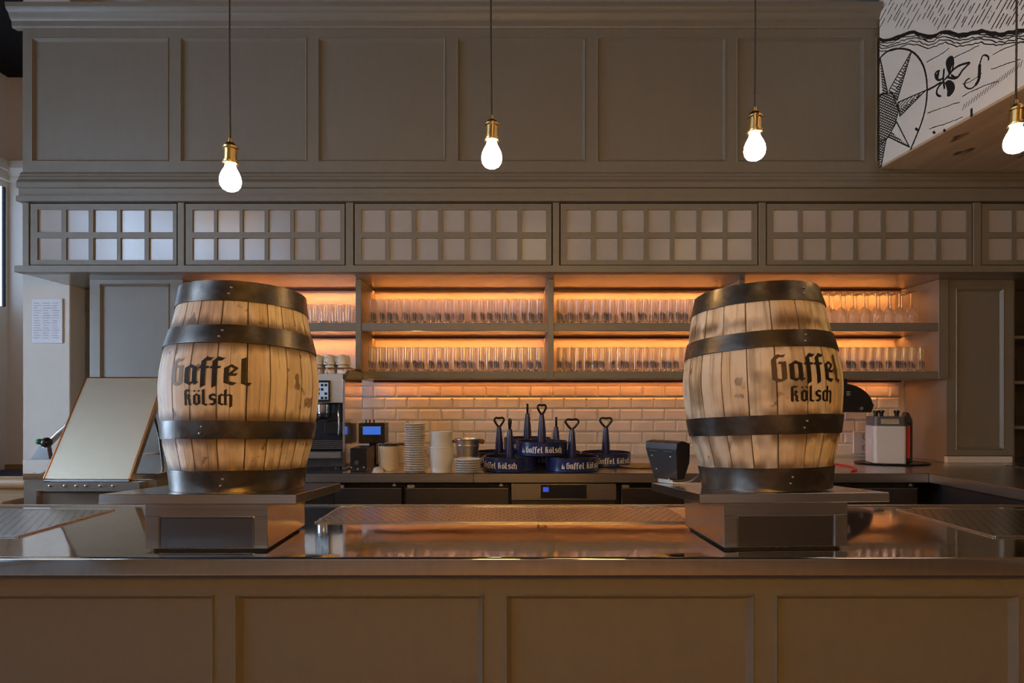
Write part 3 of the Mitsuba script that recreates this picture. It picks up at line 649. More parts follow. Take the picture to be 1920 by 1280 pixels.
# ------------------------------------------------------------------ pendant bulbs
def pendant(u, v, label, D=1.75, sway=.01):
    t = thing('pendant_lamp'); x, z = X(u, D), Z(v, D)
    bulb = [(0, -.046), (.012, -.0445), (.022, -.039), (.029, -.029), (.0315, -.016), (.030, -.003), (.025, .010), (.0185, .022), (.0150, .032), (.0145, .040), (0, .040)]
    add('bulb', lathe(bulb, 32, (x, D, z)), two(pr((.8, .75, .7), .3)), t, 40, emitter={'type': 'area', 'radiance': {'type': 'rgb', 'value': BULB_RADIANCE}})
    so = [(0, .036), (.0215, .036), (.0225, .038), (.0225, .044), (.0185, .046), (.0185, .078), (.0225, .080), (.0225, .086), (.0185, .090), (.014, .096), (.007, .100), (.006, .112), (.0035, .113), (0, .113)]
    add('socket', lathe(so, 28, (x, D, z)), 'brass', t, 30)
    z0 = z + .110; n = 24; s = np.linspace(0, 1, n); pts = np.stack([x + sway * np.sin(s * 5.0 + u) * s * (1 - s) * 2 + (-.004 * s), np.full(n, D), z0 + (CZ - z0) * s], 1)
    add('cord', tube(pts, .0026), 'cable_black', t, True)
    lab(t, label, 'lamp')
pendant(432, 330, 'bare bulb in a brass socket, above the left barrel')
pendant(922, 287, 'bare bulb in a brass socket, at the middle of the bar')
pendant(1415, 272, 'bare bulb in a brass socket, left of the right barrel')
pendant(1905, 258, 'bare bulb in a brass socket, in front of the painted beam')

# ------------------------------------------------------------------ painted beam at upper right
BZ = 2.767; d0 = np.array([.066, -1.0]); d0 /= np.linalg.norm(d0); nrm = np.array([-d0[1] * -1, 0])
c0 = np.array([X(1648, 3.42), 3.415]); L_ = 3.2; side = np.array([-d0[1], d0[0]])     # to the right of the face
corners = [c0, c0 + d0 * L_, c0 + d0 * L_ + side * 1.9, c0 + side * 1.9]
bm = thing('painted_beam')
m = ext(Polygon(corners), CZ - BZ - .012); m.apply_translation([0, 0, BZ + .012]); add('casing', m, 'beam_white', bm)
m = ext(Polygon([corners[0] + side * .003, corners[1] + side * .003, corners[2], corners[3]]), .012); m.apply_translation([0, 0, BZ]); add('soffit', m, 'beam_wood', bm)
def on_face(cx, cy):
    """Point (metres along the face from its far end, height) of a spot of the drawing."""
    u, v = 1640 + cx / 3.879, cy / 3.879; k = (u - 945) / F
    s = (k * c0[1] - c0[0]) / (d0[0] - k * d0[1]); D = c0[1] + s * d0[1]
    return (s, Z(v, D))
def ink(lines, w):
    g = []
    for l in lines:
        p = [on_face(*q) for q in l]
        g.append(LineString(p).buffer(w, cap_style=1, quad_segs=2))
    return g
def drawing(name, shapes, m, off):
    g = unary_union(shapes).simplify(.0012).intersection(sbox(.0, BZ + .002, L_, CZ - .01))
    mm = ext(g, .0012); v = mm.vertices
    P = np.column_stack([c0[0] + d0[0] * v[:, 0] - side[0] * (v[:, 2] + off), c0[1] + d0[1] * v[:, 0] - side[1] * (v[:, 2] + off), v[:, 1]])
    mm = tm(P, mm.faces); mm.fix_normals(); add(name, mm, m, bm)
r1 = np.random.default_rng(5)
def wavy(p, amp=3, n=40):
    q = spline(p, n); q[:, 1] += r1.uniform(-amp, amp, len(q)); return [tuple(x) for x in q]
ln = []
shore = [(28, 275), (100, 290), (200, 255), (320, 240), (400, 265), (500, 225), (600, 250), (780, 225), (880, 243), (1010, 230), (1120, 215), (1300, 190)]
thick = ink([wavy(shore, 6)], .006) + ink([wavy([(x, y + 8) for x, y in shore], 7)], .005)
ln += ink([wavy([(x, y + d) for x, y in shore], 8, 60) for d in (22, 40, 62, 85)], .0022)
hat = []
for x in np.arange(-60, 1500, 30):
    y1 = 215; y0 = 215 - 330 * r1.uniform(.4, 1); xa = x + r1.uniform(-8, 8)
    yb = y1 - r1.uniform(0, 90)
    for (ya, yb2) in ((yb, (yb + y0) / 2 + r1.uniform(0, 30)), ((yb + y0) / 2 - r1.uniform(5, 30), y0)):
        f_ = lambda y: xa + (y1 - y) * .56
        if f_(ya) > 24: hat.append([(f_(ya), ya), (f_(yb2), yb2)])
ln += ink(hat, .0022)
arc = spline([(30, 440), (60, 400), (120, 362), (190, 353), (260, 368), (325, 425), (368, 520), (382, 640), (371, 780), (335, 910), (262, 1085)], 60)
thick += ink([[tuple(p) for p in arc]], .0045)
star = [[(40, 420), (95, 670), (30, 700), (26, 560)], [(270, 370), (165, 730), (105, 655)], [(375, 655), (185, 845), (168, 745)], [(255, 1070), (100, 995), (160, 885)], [(28, 1030), (85, 1010), (45, 1230), (28, 1230)]]
body = [(26, 690), (60, 680), (130, 675), (175, 800), (150, 900), (100, 1000), (40, 1050), (26, 1050)]
thick += ink([s + [s[0]] for s in star], .003) + ink([body + [body[0]]], .003)
def fillp(p, spacing, slope):
    P = Polygon(p).buffer(0); out = []
    for c in np.arange(-1500, 2500, spacing):
        l = LineString([(0, c), (1200, c + slope * 1200)]).intersection(P)
        for g in getattr(l, 'geoms', [l]):
            if g.geom_type == 'LineString' and g.length > 4: out.append(list(g.coords))
    return out
for p in [body, [(40, 420), (95, 670), (60, 690)], [(270, 370), (165, 730), (140, 690)], [(375, 655), (185, 845), (180, 800)], [(255, 1070), (100, 995), (120, 960)], star[4]]:
    thick += ink(fillp(p, 19, .45), .0026) + ink(fillp(p, 24, -1.3), .0022)
ln += ink(fillp([(270, 370), (140, 690), (105, 655)], 26, .5) + fillp([(375, 655), (180, 800), (168, 745)], 22, -1.2), .002)
fl = [[(385, 655), (430, 632), (480, 600)], [(505, 505), (500, 570), (508, 640)], [(545, 535), (525, 470), (535, 425), (558, 412), (572, 440), (548, 520)], [(515, 575), (560, 520), (610, 480), (690, 458), (640, 510), (610, 555), (530, 560)], [(470, 515), (442, 555), (460, 580), (490, 572)], [(515, 605), (550, 592), (577, 625), (560, 680), (538, 696), (535, 670)], [(495, 600), (460, 640), (452, 680), (480, 700)], [(560, 545), (590, 565), (625, 535)]]
thick += ink([[tuple(p) for p in spline(q, 20)] for q in fl], .0050)
for p in ([(525, 470), (535, 425), (558, 412), (572, 440), (548, 520)], [(515, 605), (550, 592), (577, 625), (560, 680), (538, 696), (535, 670)], [(442, 555), (470, 515), (460, 580)]): thick += ink(fillp(p, 9, .7), .0030)
ess = spline([(828, 435), (822, 408), (797, 400), (772, 440), (762, 500), (762, 560), (735, 618), (690, 646), (656, 625), (662, 590), (690, 572)], 60)
thick += ink([[tuple(p) for p in ess]], .0034) + ink([[tuple(p) for p in ess[18:38]]], .008)
thick += ink([[(705, 795), (705, 868)]], .006) + ink([[(300, 935), (312, 945)], [(428, 960), (436, 966)], [(505, 945), (512, 958)]], .006)
ln += ink([wavy(q, 3, 14) for q in ([(380, 450), (450, 415), (540, 352)], [(560, 430), (650, 385), (760, 330)], [(850, 505), (950, 470), (1060, 430)], [(640, 610), (700, 590), (780, 530)], [(385, 825), (500, 780), (620, 745)], [(640, 700), (760, 640), (900, 590)], [(860, 400), (980, 340), (1090, 300)], [(400, 935), (500, 905), (640, 850)])], .0016)
ticks = []
for k in range(22):
    x = 640 + k * 20; y = 800 - k * 15; ticks.append([(x, y), (x + 14, y - 42)])
gl = ink(ticks, .002)
drawing('drawing', thick, 'mural_ink', .0)
drawing('fine_drawing', ln, 'mural_ink', .0004)
drawing('scale_ticks', gl, 'mural_grey', .0002)
lab(bm, 'white ceiling beam painted with a black ink compass map', 'beam')

# ------------------------------------------------------------------ serving trays with cone handles
def ktray(u, y, yaw, z, label, text_yaw=0):
    t = thing('serving_tray'); x = X(u, y); R = .142
    pan_ = [(0, .004), (R - .006, .004), (R - .002, .008), (R - .002, .074), (R, .077), (R + .003, .074), (R + .002, .004), (R - .004, 0), (0, 0)]
    add('pan', lathe(pan_[::-1], 56, (x, y, z)), 'navy', t, 35)
    add('rim', lathe([(R + .0035, .073), (R + .0035, .077), (R, .0785), (R - .0035, .077), (R - .0035, .073), (R + .0035, .073)], 56, (x, y, z)), 'black', t, 50)
    add('inset', lathe([(0, .052), (R - .008, .052), (R - .008, .056), (0, .056)], 48, (x, y, z)), 'black', t, 30)
    add('cone', lathe([(0, .056), (.0255, .056), (.025, .07), (.0222, .13), (.0168, .19), (.0122, .222), (.010, .226), (0, .227)], 28, (x, y, z)), 'navy', t, 40)
    lp = spline([(0, 0, .222), (.010, 0, .230), (.030, 0, .252), (.037, 0, .268), (.030, 0, .277), (0, 0, .277), (-.030, 0, .277), (-.037, 0, .268), (-.030, 0, .252), (-.010, 0, .230), (0, 0, .222)], 44)
    add('handle', xf(tube(lp, .0062, 10), rot([0, 0, 1], yaw), (x, y, z)), 'black', t, True)
    ls, wd = lettering('Gaffel kolsch'); xh = .0235; rad = R + .0028
    def surf(s, tt):
        ph = math.radians(text_yaw) + (s - wd * xh / 2) / rad
        n = np.stack([np.sin(ph), -np.cos(ph), 0 * ph], -1); return np.array([x, y, z]) + n * rad + np.stack([0 * ph, 0 * ph, .022 + tt], -1), n
    lk = key('lettering', t); labels[lk] = {'label': 'white blackletter print'}
    for ch, g in ls:
        if g is not None: add('letter', wrap(g, xh, .3, surf), 'white_print', lk)
    em = unary_union([Polygon([(-1.15, -.1), (-.95, 1.3), (-.85, .5), (-.75, .2), (-.75, -.1)]), Polygon([(-.7, -.1), (-.62, .9), (-.45, .3), (-.4, -.1)])])
    add('emblem', wrap(em, xh, .3, surf), 'white_print', lk)
    lab(t, label, 'tray'); return t
ktray(956, 3.245, 82, CT, 'navy beer tray at the front left of the trays, handle edge-on', -28)
ktray(1072.5, 3.245, 8, CT, 'navy beer tray at the front right, with a wide loop handle', 24)
ktray(936, 3.535, 40, CT, 'navy beer tray at the back left, behind the front left tray', -20)
ktray(1043, 3.535, 84, CT, 'navy beer tray at the back, only its short cone handle showing', 0)
ktray(1136, 3.49, 12, CT, 'navy beer tray farthest right of the trays', 14)
ktray(1016, 3.30, 48, CT + .079, 'navy beer tray raised on the others, lettering facing forward', 2)
ktray(989, 3.59, 86, CT + .079, 'navy beer tray raised at the back, behind the front raised tray', 0)

# ------------------------------------------------------------------ things along the back counter
def sit(u, v, z=CT): D = (EZ - z) * F / (v - 750.0); return X(u, D), D
# espresso machine
em = thing('espresso_machine'); ex0, ex1, ey0, ey1 = -1.52, -.868, 3.20, 3.585
def ez(v): return Z(v, ey0)
add('back_body', bx(ex0, ex1 - .012, ey0 + .10, ey1, ez(858), ez(700)), 'black', em)
add('upper_front', bx(ex0, ex1 - .014, ey0 + .01, ey0 + .11, ez(755), ez(700)), 'steel_soft', em)
add('side_panel', prism_x([(ey0, ez(880)), (ey1, ez(880)), (ey1, ez(692)), (ey0 + .1, ez(692)), (ey0, ez(712))], ex1 - .012, ex1), 'chrome', em)
sc_ = add('screen', bx(X(592, ey0), X(619, ey0), ey0 - .006, ey0 + .01, ez(753), ez(713)), 'black', em)
dsp_ = add('display', bx(X(594, ey0), X(616, ey0), ey0 - .009, ey0 - .005, ez(749), ez(717), .0004), two(pr((.03, .03, .04), .3)), sc_, emitter={'type': 'area', 'radiance': {'type': 'rgb', 'value': [.22, .28, .36]}})
add('icons', cat(*[bx(X(595.5 + 7 * i, ey0), X(600.5 + 7 * i, ey0), ey0 - .0096, ey0 - .0088, ez(724 + 8 * j), ez(719.5 + 8 * j), .0002) for i in range(3) for j in range(4) if (i + j) % 3]), 'black', sc_)
for xx in (-1.0, -1.25):
    add('brew_group', lathe([(0, 0), (.03, 0), (.034, .012), (.034, .05), (.026, .06), (0, .06)], 24, (xx, ey0 + .05, ez(776))), 'chrome', em, 35)
    add('portafilter', cat(lathe([(0, 0), (.02, 0), (.03, .01), (.031, .03), (0, .03)], 20, (xx, ey0 + .05, ez(786))), tube([(xx, ey0 + .03, ez(781)), (xx, ey0 - .04, ez(783)), (xx, ey0 - .10, ez(786))], [.008, .011, .012])), 'black', em, 40)
add('steam_wand', tube(spline([(-.905, ey0 + .03, ez(757)), (-.90, ey0 - .01, ez(775)), (-.895, ey0 - .015, ez(800)), (-.90, ey0 - .01, ez(815))], 16), .005), 'chrome', em, True)
add('black_case', bx(-.985, -.885, ey0 + .02, ey0 + .10, ez(813), ez(790)), 'black', em)
for k in range(5): add('grate_bar', bx(ex0 + .01, ex1 - .016, ey0 + .0 + .02 * k, ey0 + .008 + .02 * k, ez(842), ez(838 - 3 * k)), 'steel_dark', em)
add('drip_tray', bx(ex0, ex1 - .014, ey0 - .03, ey0 + .10, ez(859), ez(845), .004), 'steel', em)
add('base', bx(ex0, ex1 - .014, ey0 + .03, ey1, CT + .02, ez(858)), 'black_matte', em)
for xx in (ex0 + .05, ex1 - .06):
    for yy in (ey0 + .08, ey1 - .06): add('foot', lathe([(0, 0), (.02, 0), (.018, .022), (0, .022)], 16, (xx, yy, CT)), 'black', em, 30)
add('cup_rail', tube([(ex0, ey0 + .12, ez(688)), (ex1, ey0 + .12, ez(688)), (ex1, ey1 - .02, ez(688)), (ex0, ey1 - .02, ez(688))], .004), 'copper_rim', em, True)
lab(em, 'steel and black espresso machine standing right behind the left barrel', 'coffee machine')
cup_m = lathe([(0, .0), (.018, .0), (.024, .006), (.030, .03), (.033, .056), (.0315, .056), (.028, .03), (.022, .009), (0, .006)][::1], 24)
hd = tube(spline([(.029, 0, .046), (.045, 0, .044), (.047, 0, .028), (.028, 0, .018)], 12), .0035, 6)
cup = mikit.ply(xf(cup_m, rot([1, 0, 0], 180), (0, 0, .056)), M['china'], smooth=40); cuph = mikit.ply(xf(hd, rot([1, 0, 0], 180), (0, 0, .056)), M['china'], smooth=True)
zc_ = ez(700) + .0005
for lay, zz in enumerate((zc_, zc_ + .0575)):
    for yy in (ey0 + .16, ey0 + .235):
        for i in range(6):
            x_ = -.925 - i * .072 - (.0 if lay == 0 else .004); k = thing('coffee_cup'); tw = T().translate([x_, yy, zz]).rotate([0, 0, 1], float(rng.uniform(-120, -40)))
            again('bowl', cup, k, tw); again('handle', cuph, k, tw)
            lab(k, 'white coffee cup upside down on the espresso machine', 'cup', 'upturned cups on the espresso machine')
# black payment box with blue display
cb = thing('control_box'); x_, y_ = X(697, 3.45), 3.42
add('body', bx(X(672, y_), X(721, y_), y_, y_ + .12, Z(831, y_), Z(793, y_), .004), 'black', cb)
dsp = add('bezel', bx(X(679, y_), X(715.5, y_), y_ - .003, y_, Z(816, y_), Z(797.5, y_), .001), 'black_matte', cb)
add('display', bx(X(680.5, y_), X(714, y_), y_ - .004, y_ - .002, Z(814.5, y_), Z(799, y_), .0003), two(pr((.02, .06, .3), .3)), dsp, emitter={'type': 'area', 'radiance': {'type': 'rgb', 'value': [.035, .13, .56]}})
labels[dsp + '__display'] = {'label': 'lit blue display'}
add('stalk', bx(X(690, y_), X(703, y_), y_ + .03, y_ + .09, CT, Z(830, y_)), 'black', cb)
add('foot', bx(X(680, y_), X(712, y_), y_ + .0, y_ + .12, CT, CT + .012), 'black', cb)
for uu in (682, 689, 697): add('stud', lathe([(0, 0), (.005, 0), (.004, .018), (0, .02)], 10, (X(uu, y_), y_ + .06, Z(793, y_))), 'black', cb, 30)
lab(cb, 'black box with a lit blue display, right of the espresso machine', 'control box')
bb = thing('grinder_box'); y_ = 3.16
add('body', bx(X(656, y_), X(687, y_), y_, y_ + .2, CT, Z(840, y_), .004), 'black', bb)
add('dial', xf(lathe([(0, 0), (.012, 0), (.011, .008), (0, .009)], 20), rot([1, 0, 0], 90), (X(669, y_), y_, Z(867, y_))), 'plastic_grey', bb, 30)
for uu, vv in ((659, 876), (682, 876), (671, 879)): add('button', xf(lathe([(0, 0), (.004, 0), (.003, .004), (0, .005)], 10), rot([1, 0, 0], 90), (X(uu, y_), y_, Z(vv, y_))), 'white_print', bb, 30)
lab(bb, 'small black box with a round dial at the right foot of the espresso machine', 'box')
# canisters
def canister(u0, u1, v1, vt, label, m='cream'):
    uc = (u0 + u1) / 2; x_, y_ = sit(uc, v1); r = (u1 - u0) / 2 * y_ / F; h = Z(vt, y_) - CT
    k = thing('canister'); y_ += r * .9
    add('body', lathe([(0, 0), (r * .96, 0), (r, .006), (r, h - .004), (r * .98, h), (r * .93, h), (r * .93, h - .01), (0, h - .01)], 36, (x_, y_, CT)), m, k, 40)
    add('rim', lathe([(r * .90, h - .008), (r * 1.01, h - .008), (r * 1.02, h - .002), (r * .99, h + .001), (r * .90, h - .001), (r * .9, h - .008)], 36, (x_, y_, CT)), 'black', k, 40)
    lab(k, label, 'canister')
canister(707, 744, 882, 834, 'cream canister with a black rim, beside the stack of saucers')
x2, y2 = X(752, 3.62), 3.66
k = thing('canister'); add('body', lathe([(0, 0), (.05, 0), (.052, .004), (.052, .11), (.047, .11), (.047, .1), (0, .1)], 32, (x2, y2, CT)), 'cream', k, 40); add('rim', lathe([(.045, .108), (.053, .108), (.053, .114), (.045, .114), (.045, .108)], 32, (x2, y2, CT)), 'black', k, 40)
lab(k, 'cream canister half hidden behind the saucers and the front canister', 'canister')
sp = add('sponge_cloth', hull([(X(698, 3.12) + a, 3.12 + b, CT + .0005 + c) for a, b, c in ((0, 0, .0), (.052, .005, 0), (.054, .07, 0), (.004, .075, 0), (.006, .006, .022), (.045, .01, .018), (.045, .064, .018), (.008, .066, .024), (.025, .03, .028))]), 'plastic_white', smooth=60)
lab(sp, 'folded white cloth lying at the counter edge beside the cream canister', 'cloth')
# saucer stacks
def saucer_ply(r): return mikit.ply(lathe([(0, 0), (r * .55, 0), (r * .58, .003), (r * .80, .006), (r, .0125), (r * .995, .0145), (r * .78, .0085), (r * .5, .0055), (0, .0055)], 36), M['china'], smooth=40)
sa, sb_ = saucer_ply(.064), saucer_ply(.0585)
x_, y_ = sit(777, 886); y_ += .05
for i in range(11):
    k = again('saucer', sa, None, T().translate([x_ + rng.uniform(-.0015, .0015), y_, CT + .0003 + i * .0124])); lab(k, 'white saucer in the lower half of the tall saucer stack', 'saucer', 'larger saucers in the tall stack')
for i in range(10):
    k = again('saucer', sb_, None, T().translate([x_ - .004 + rng.uniform(-.0015, .0015), y_, CT + .0008 + 11 * .0124 + i * .0120])); lab(k, 'white saucer in the upper half of the tall saucer stack', 'saucer', 'smaller saucers in the tall stack')
x_, y_ = sit(876, 889); y_ += .05; ss = saucer_ply(.070)
for i in range(6):
    k = again('saucer', ss, None, T().translate([x_, y_, CT + .0003 + i * .0124])); lab(k, 'white saucer in the low stack in front of the steel bucket', 'saucer', 'saucers in the low stack')
# bowl stack
x_, y_ = sit(825, 886); y_ += .06; r0 = 23.5 * y_ / F
bw = thing('white_bucket'); h = Z(838, y_ - .06) - CT
bk = add('bucket', lathe([(0, 0), (r0 * .82, 0), (r0 * .86, .005), (r0, h - .008), (r0 * 1.04, h - .006), (r0 * 1.04, h), (r0 * .97, h), (r0 * .83, .008), (0, .008)], 40, (x_, y_, CT)), 'china', smooth=40)
labels.pop(bw, None); _used.discard(bw)
lab(bk, 'tapered white bucket holding a pile of nested bowls, right of the saucers', 'bucket')
bo = mikit.ply(lathe([(0, 0), (.03, 0), (.034, .004), (.055, .030), (.062, .052), (.0615, .0535), (.060, .0525), (.052, .030), (.03, .008), (0, .006)], 36), M['china'], smooth=40)
for i in range(6):
    k = again('bowl', bo, None, T().translate([x_, y_, CT + h - .045 + i * .0145])); lab(k, 'white bowl nested in the pile on the white bucket', 'bowl', 'nested bowls on the bucket')
# metal bowl in basket
bs = thing('ice_bucket'); x_, y_ = X(876, 3.33), 3.35
add('body', lathe([(0, 0), (.050, 0), (.053, .004), (.058, .06), (.0592, .062), (.0592, .068), (.0585, .07), (.066, .125), (.0672, .127), (.0672, .134), (.0665, .136), (.070, .158), (.075, .162), (.075, .167), (.069, .167), (.065, .15), (.05, .01), (0, .01)], 40, (x_, y_, CT)), 'steel_soft', bs, 30)
for s_, r_ in ((1, .014), (-1, .011)):
    add('knob', xf(trimesh.creation.icosphere(2, r_), None, (x_ + s_ * .084, y_ - .01, CT + .150)), 'wicker', bs, True)
    add('stem', tube([(x_ + s_ * .064, y_, CT + .146), (x_ + s_ * .075, y_ - .005, CT + .148), (x_ + s_ * .084, y_ - .01, CT + .150)], .005), 'brass', bs, True)
labels[bs + '__knob'] = labels[bs + '__knob_001'] = {'label': 'brown knob'}
lab(bs, 'small steel bucket with brown knobs, left of the navy trays', 'bucket')
# dark brown oval shape on the counter behind the terminal
xo, yo = sit(1208, 878); ov = lathe([(0, 0), (.11, 0), (.128, .006), (.135, .018), (.130, .018), (.122, .009), (0, .005)], 40); ov.vertices[:, 1] *= .55
k = add('brown_oval', xf(ov, None, (xo, yo + .05, CT)), 'wood', smooth=40); lab(k, 'dark brown oval shape on the counter right of the navy trays', 'dish')
# red cable
k = add('red_cable', tube(spline([(1.80, 3.66, CT + .006), (1.93, 3.60, CT + .006), (1.985, 3.43, CT + .006), (1.935, 3.22, CT + .006), (1.86, 3.14, CT + .006)], 40), .0055), 'red', smooth=True); lab(k, 'red cable looped on the counter behind the right barrel', 'cable')
# socket on tiles
so = thing('wall_socket'); add('plate', bx(X(1600, 3.98), X(1634, 3.98), 3.978, 3.99, Z(850, 3.98), Z(808, 3.98), .003), 'plastic_white', so)
for vv in (818, 839): add('outlet', xf(lathe([(.018, 0), (.021, 0), (.021, .003), (.018, .003), (.018, .0)], 24), rot([1, 0, 0], 90), (X(1622, 3.98), 3.978, Z(vv, 3.98))), 'plastic_grey', so, 30)
lab(so, 'white double wall socket on the tiles beside the white tank', 'socket')
# black dispenser under shelf
ds = thing('black_dispenser'); y_ = 3.56
prof = [(X(1540, y_), Z(772, y_)), (X(1634, y_), Z(773, y_)), (X(1639, y_), Z(758, y_))] + [(X(1575 + 62 * math.sin(a), y_), Z(762 - 44 * math.cos(a), y_)) for a in np.linspace(1.45, 0, 12)] + [(X(1540, y_), Z(717, y_))]
prof = Polygon(prof).buffer(-.006).buffer(.006)
add('body', prism_y(list(prof.exterior.coords), y_, y_ + .22), 'black', ds, 30)
add('button', xf(lathe([(0, 0), (.011, 0), (.010, .005), (0, .006)], 20), rot([1, 0, 0], 90), (X(1615, y_), y_, Z(765.5, y_))), 'chrome', ds, 30)
for q in range(3): add('mark', bx(X(1587, y_), X(1594, y_), y_ - .001, y_, Z(741 - 3 * q, y_), Z(740 - 3 * q, y_), .0001), 'white_print', ds)
add('bracket', bx(X(1560, y_), X(1600, y_), y_ + .06, y_ + .18, Z(719, y_), S2[0] - .001), 'black', ds)
lab(ds, 'rounded black device with a chrome button, behind the right barrel', 'dispenser')
# white tank
tk = thing('white_tank'); x_, y_ = X(1662, 3.55), 3.56; zb = CT + .009
def rbox(w, d, r): return sbox(-w / 2 + r, -d / 2 + r, w / 2 - r, d / 2 - r).buffer(r, quad_segs=5)
def rb(w, d, r, z0, z1, top=1.0):
    a = np.array(rbox(w, d, r).exterior.coords)[:-1]; return hull(np.vstack([np.column_stack([a, np.full(len(a), z0)]), np.column_stack([a * top, np.full(len(a), z1)])]))
Rz = rot([0, 0, 1], -14); zt_, zm = Z(781, 3.46), Z(799, 3.46)
add('body', xf(rb(.176, .16, .02, zb, zm), Rz, (x_, y_, 0)), 'plastic_white', tk, 35)
add('lid', xf(rb(.172, .156, .02, zm, zt_, .97), Rz, (x_, y_, 0)), 'plastic_grey', tk, 35)
add('label_plate', xf(bx(-.05, .045, -.0795, -.078, zm + .012, zm + .042, .0003), Rz, (x_, y_, 0)), 'steel_soft', tk)
for q, (xx, yy) in enumerate(((-.07, -.02), (-.005, .03), (.055, -.02))): add('knob', xf(lathe([(0, 0), (.010, 0), (.012, .02), (.017, .026), (.015, .036), (0, .038)], 16), Rz, (x_ + xx, y_ + yy, zt_)), 'black', tk, 30)
hp = spline([(.10, -.02, zb + .004 - 0), (.105, -.02, zb + .09), (.105, -.02, zb + .22), (.098, -.02, zb + .285), (.08, -.02, zb + .30)], 20)
add('handle', xf(cat(bx(.092, .128, -.05, .02, zb, zb + .25, .006), hull([(.085, -.05, zb + .22), (.128, -.05, zb + .25), (.085, .02, zb + .22), (.128, .02, zb + .25), (.098, -.04, zb + .305), (.112, -.04, zb + .30), (.098, .01, zb + .305), (.112, .01, zb + .30)])), Rz, (x_, y_, 0)), 'black', tk, 30)
add('red_strip', xf(bx(.094, .112, -.056, -.049, zb + .03, zb + .225, .002), Rz, (x_, y_, 0)), 'red', tk)
lab(tk, 'white tank with a dark grey lid and a black and red handle', 'tank')
bt = lathe([(0, 0), (.20, 0), (.215, .003), (.22, .010), (.216, .0105), (.20, .006), (0, .0055)], 44); bt.vertices[:, 1] *= .62
k = add('black_tray', xf(bt, None, (x_ + .04, y_, CT + .0004)), 'black', smooth=40); lab(k, 'black oval tray under the white tank', 'tray')

# terminal on the right barrel tray
tp = thing('terminal'); tx, ty = X(1247, 1.80), 1.775; tz = BT + .147 - .070 * (ty - 1.43) + .001; Rt = rot([0, 0, 1], -46)
P = lambda m: xf(m, Rt, (tx, ty, tz))
pf = [(-.010, .012), (.030, .012), (.050, .060), (.040, .118), (.000, .128), (-.034, .124), (-.038, .104)]
body = prism_x(list(Polygon(pf).buffer(-.004).buffer(.004).exterior.coords), -.052, .052)
body.vertices[:, 0] *= (0.72 + 0.28 * np.clip(body.vertices[:, 2] / .11, 0, 1))
add('body', P(body), 'black', tp, 30)
add('foot', P(bx(-.026, .026, -.012, .03, 0, .012)), 'steel', tp)
for a, b in ((-.034, .082), (.028, .082), (-.026, .042)):
    yb = -.038 + (.104 - b) * .33
    add('screw', P(xf(trimesh.creation.icosphere(1, .0038), None, (a, yb + .001, b))), 'chrome', tp, True)
for a in (-.028, .022): add('slot', P(bx(a - .014, a + .014, -.037, -.032, .0965, .0985, .0003)), 'plastic_grey', tp)
add('cable', P(tube(spline([(.012, -.010, .014), (.030, -.026, .006), (.060, .0, .006), (.072, .05, .022), (.070, .10, .045)], 30), .0022, 8)), 'cable_white', tp, True)
labels[tp + '__cable'] = {'label': 'thin white cable'}
lab(tp, 'small black terminal standing on the tray beside the right barrel', 'terminal')

# ------------------------------------------------------------------ left end: counter block, raised flap, notice
lc = thing('left_counter'); ly = 2.60; lz = 1.095; lx0, lx1 = X(45, ly), -1.54
add('worktop', bx(lx0 - .005, lx1, ly - .004, 3.50, lz - .03, lz, .003), 'bar_top', lc)
fr = Polygon([(lx0, .05), (lx1, .05), (lx1, lz - .03), (lx0, lz - .03)]).difference(sbox(X(68, ly), .15, lx1 - .06, Z(918, ly)))
m = ext(fr, .02); v = m.vertices; m = tm(np.stack([v[:, 0], ly + v[:, 2], v[:, 1]], 1), m.faces); m.fix_normals()
add('front_frame', m, 'paint', lc); pan('front_panel', X(68, ly), lx1 - .06, .15, Z(918, ly), ly, lc)
add('body', bx(lx0, lx1, ly + .02, 3.085, .05, lz - .03), 'paint', lc)
lg = add('hinge_ledge', bx(X(88, 2.56), X(266, 2.56), 2.545, 2.595, Z(920, 2.56), Z(903, 2.56), .002), 'steel', lc)
for uu in (96, 124, 145, 163, 190, 214): add('bolt', xf(trimesh.creation.icosphere(1, .007), None, (X(uu, 2.55), 2.544, Z(910, 2.55))), 'chrome', lg, True)
lab(lc, 'grey-blue panelled counter block with steel top, at the left end', 'counter')
fl_ = thing('raised_flap'); p0, p1 = np.array([2.575, 1.074]), np.array([2.84, 1.531]); d_ = (p1 - p0); Ln = np.linalg.norm(d_); ang = math.degrees(math.atan2(d_[0], d_[1]))
fx0, fx1 = X(82, 2.58), X(245, 2.58)
Rf_ = rot([1, 0, 0], -ang); Pf = lambda m: xf(m, Rf_, (0, p0[0], p0[1]))
add('panel', Pf(bx(fx0, fx1, 0, .030, 0, Ln, .002)), 'flap_steel', fl_)
add('edge', Pf(cat(bx(fx0, fx0 + .006, -.003, 0, 0, Ln, .0006), bx(fx1 - .006, fx1, -.003, 0, 0, Ln, .0006), bx(fx0 + .006, fx1 - .006, -.003, 0, Ln - .006, Ln, .0006))), 'copper_rim', fl_)
add('hinge', Pf(bx(fx0 + .005, fx1 - .005, .0, .02, -.012, 0, .003)), 'steel_dark', fl_)
add('stay', tube([(fx1 - .02, 2.78, 1.36), (fx1 - .02, 2.83, 1.24), (fx1 - .02, 2.86, lz)], .006), 'steel_dark', fl_, True)
lab(fl_, 'brushed steel flap raised at a slant, left of the left barrel', 'flap')
struct('wall_ledge', bx(-2.627, -2.14, 3.2, 3.785, 0, lz, .003), 'plaster', 'low white ledge in front of the white wall at left')
to = thing('bottle_tool'); y_ = 3.225
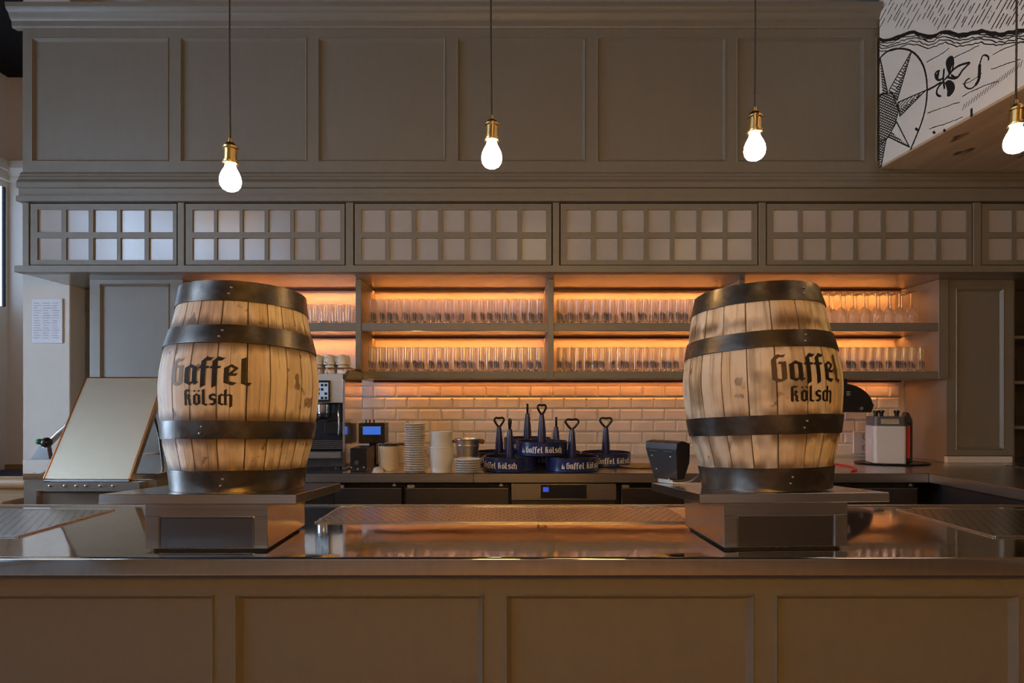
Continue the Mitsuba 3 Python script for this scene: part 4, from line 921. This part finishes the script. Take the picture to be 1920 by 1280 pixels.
add('blade', hull([(X(58, y_), y_, lz + .001), (X(92, y_), y_, lz + .001), (X(73, y_), y_, Z(836, y_)), (X(88, y_), y_, Z(836, y_)), (X(58, y_), y_ + .03, lz + .001), (X(92, y_), y_ + .03, lz + .001), (X(73, y_), y_ + .03, Z(836, y_)), (X(88, y_), y_ + .03, Z(836, y_))]), 'steel_dark', to)
add('rod', tube([(X(80, y_), y_ + .015, Z(840, y_)), (X(100, y_), y_ + .03, Z(815, y_)), (X(121, y_), y_ + .05, Z(791, y_))], .017), 'steel_soft', to, True)
add('knob', xf(trimesh.creation.icosphere(2, .028), None, (X(90, y_), y_ - .012, Z(829, y_))), 'black', to, True)
add('cap', xf(trimesh.creation.icosphere(2, .016), None, (X(80, y_), y_ - .026, Z(827, y_))), 'green', to, True)
lab(to, 'grey metal tool with black and green knob, beside the raised flap', 'tool')
no = thing('notice'); nx0, nx1, nz0, nz1 = X(60, 3.78), X(117, 3.78), Z(643, 3.78), Z(560, 3.78)
add('sheet', bx(nx0, nx1, 3.778, 3.789, nz0, nz1, .001), 'paper', no)
tl_ = []
for c in range(3):
    for r in range(15):
        xa = nx0 + .012 + c * .060; w_ = rng.uniform(.028, .05); zz = nz1 - .03 - r * .016
        tl_.append(bx(xa, xa + w_, 3.7772, 3.7782, zz, zz + .004, .0001))
add('small_print', cat(*tl_), 'text_grey', no); labels[no + '__small_print'] = {'label': 'faint rows of small print', 'kind': 'stuff'}
lab(no, 'white notice sheet with faint print on the left white wall', 'notice')
wr = thing('wooden_bench')
add('seat', bx(-4.2, -2.24, 2.62, 3.06, .935, .965, .004), 'wood', wr)
add('rail', tube([(-4.2, 3.0, 1.0), (-3.2, 3.0, 1.0), (-2.24, 3.0, 1.0)], .032, 16), 'wood', wr, 40)
for xx in (-3.7, -2.4): add('support', bx(xx - .04, xx + .04, 2.9, 3.1, 0, .934), 'wood', wr)
lab(wr, 'wooden ledge with a rounded rail at the left edge of the bar', 'ledge')
cu = add('bench_cushion', bx(-4.20, -3.13, 3.7, 4.92, .74, .84, .02), 'navy_cloth'); lab(cu, 'dark cushion on the seat under the left window', 'cushion')
k = add('window_seat', bx(-4.20, -3.13, 3.75, 4.95, 0, .739), 'wood'); lab(k, 'wooden base of the seat under the left window', 'bench')
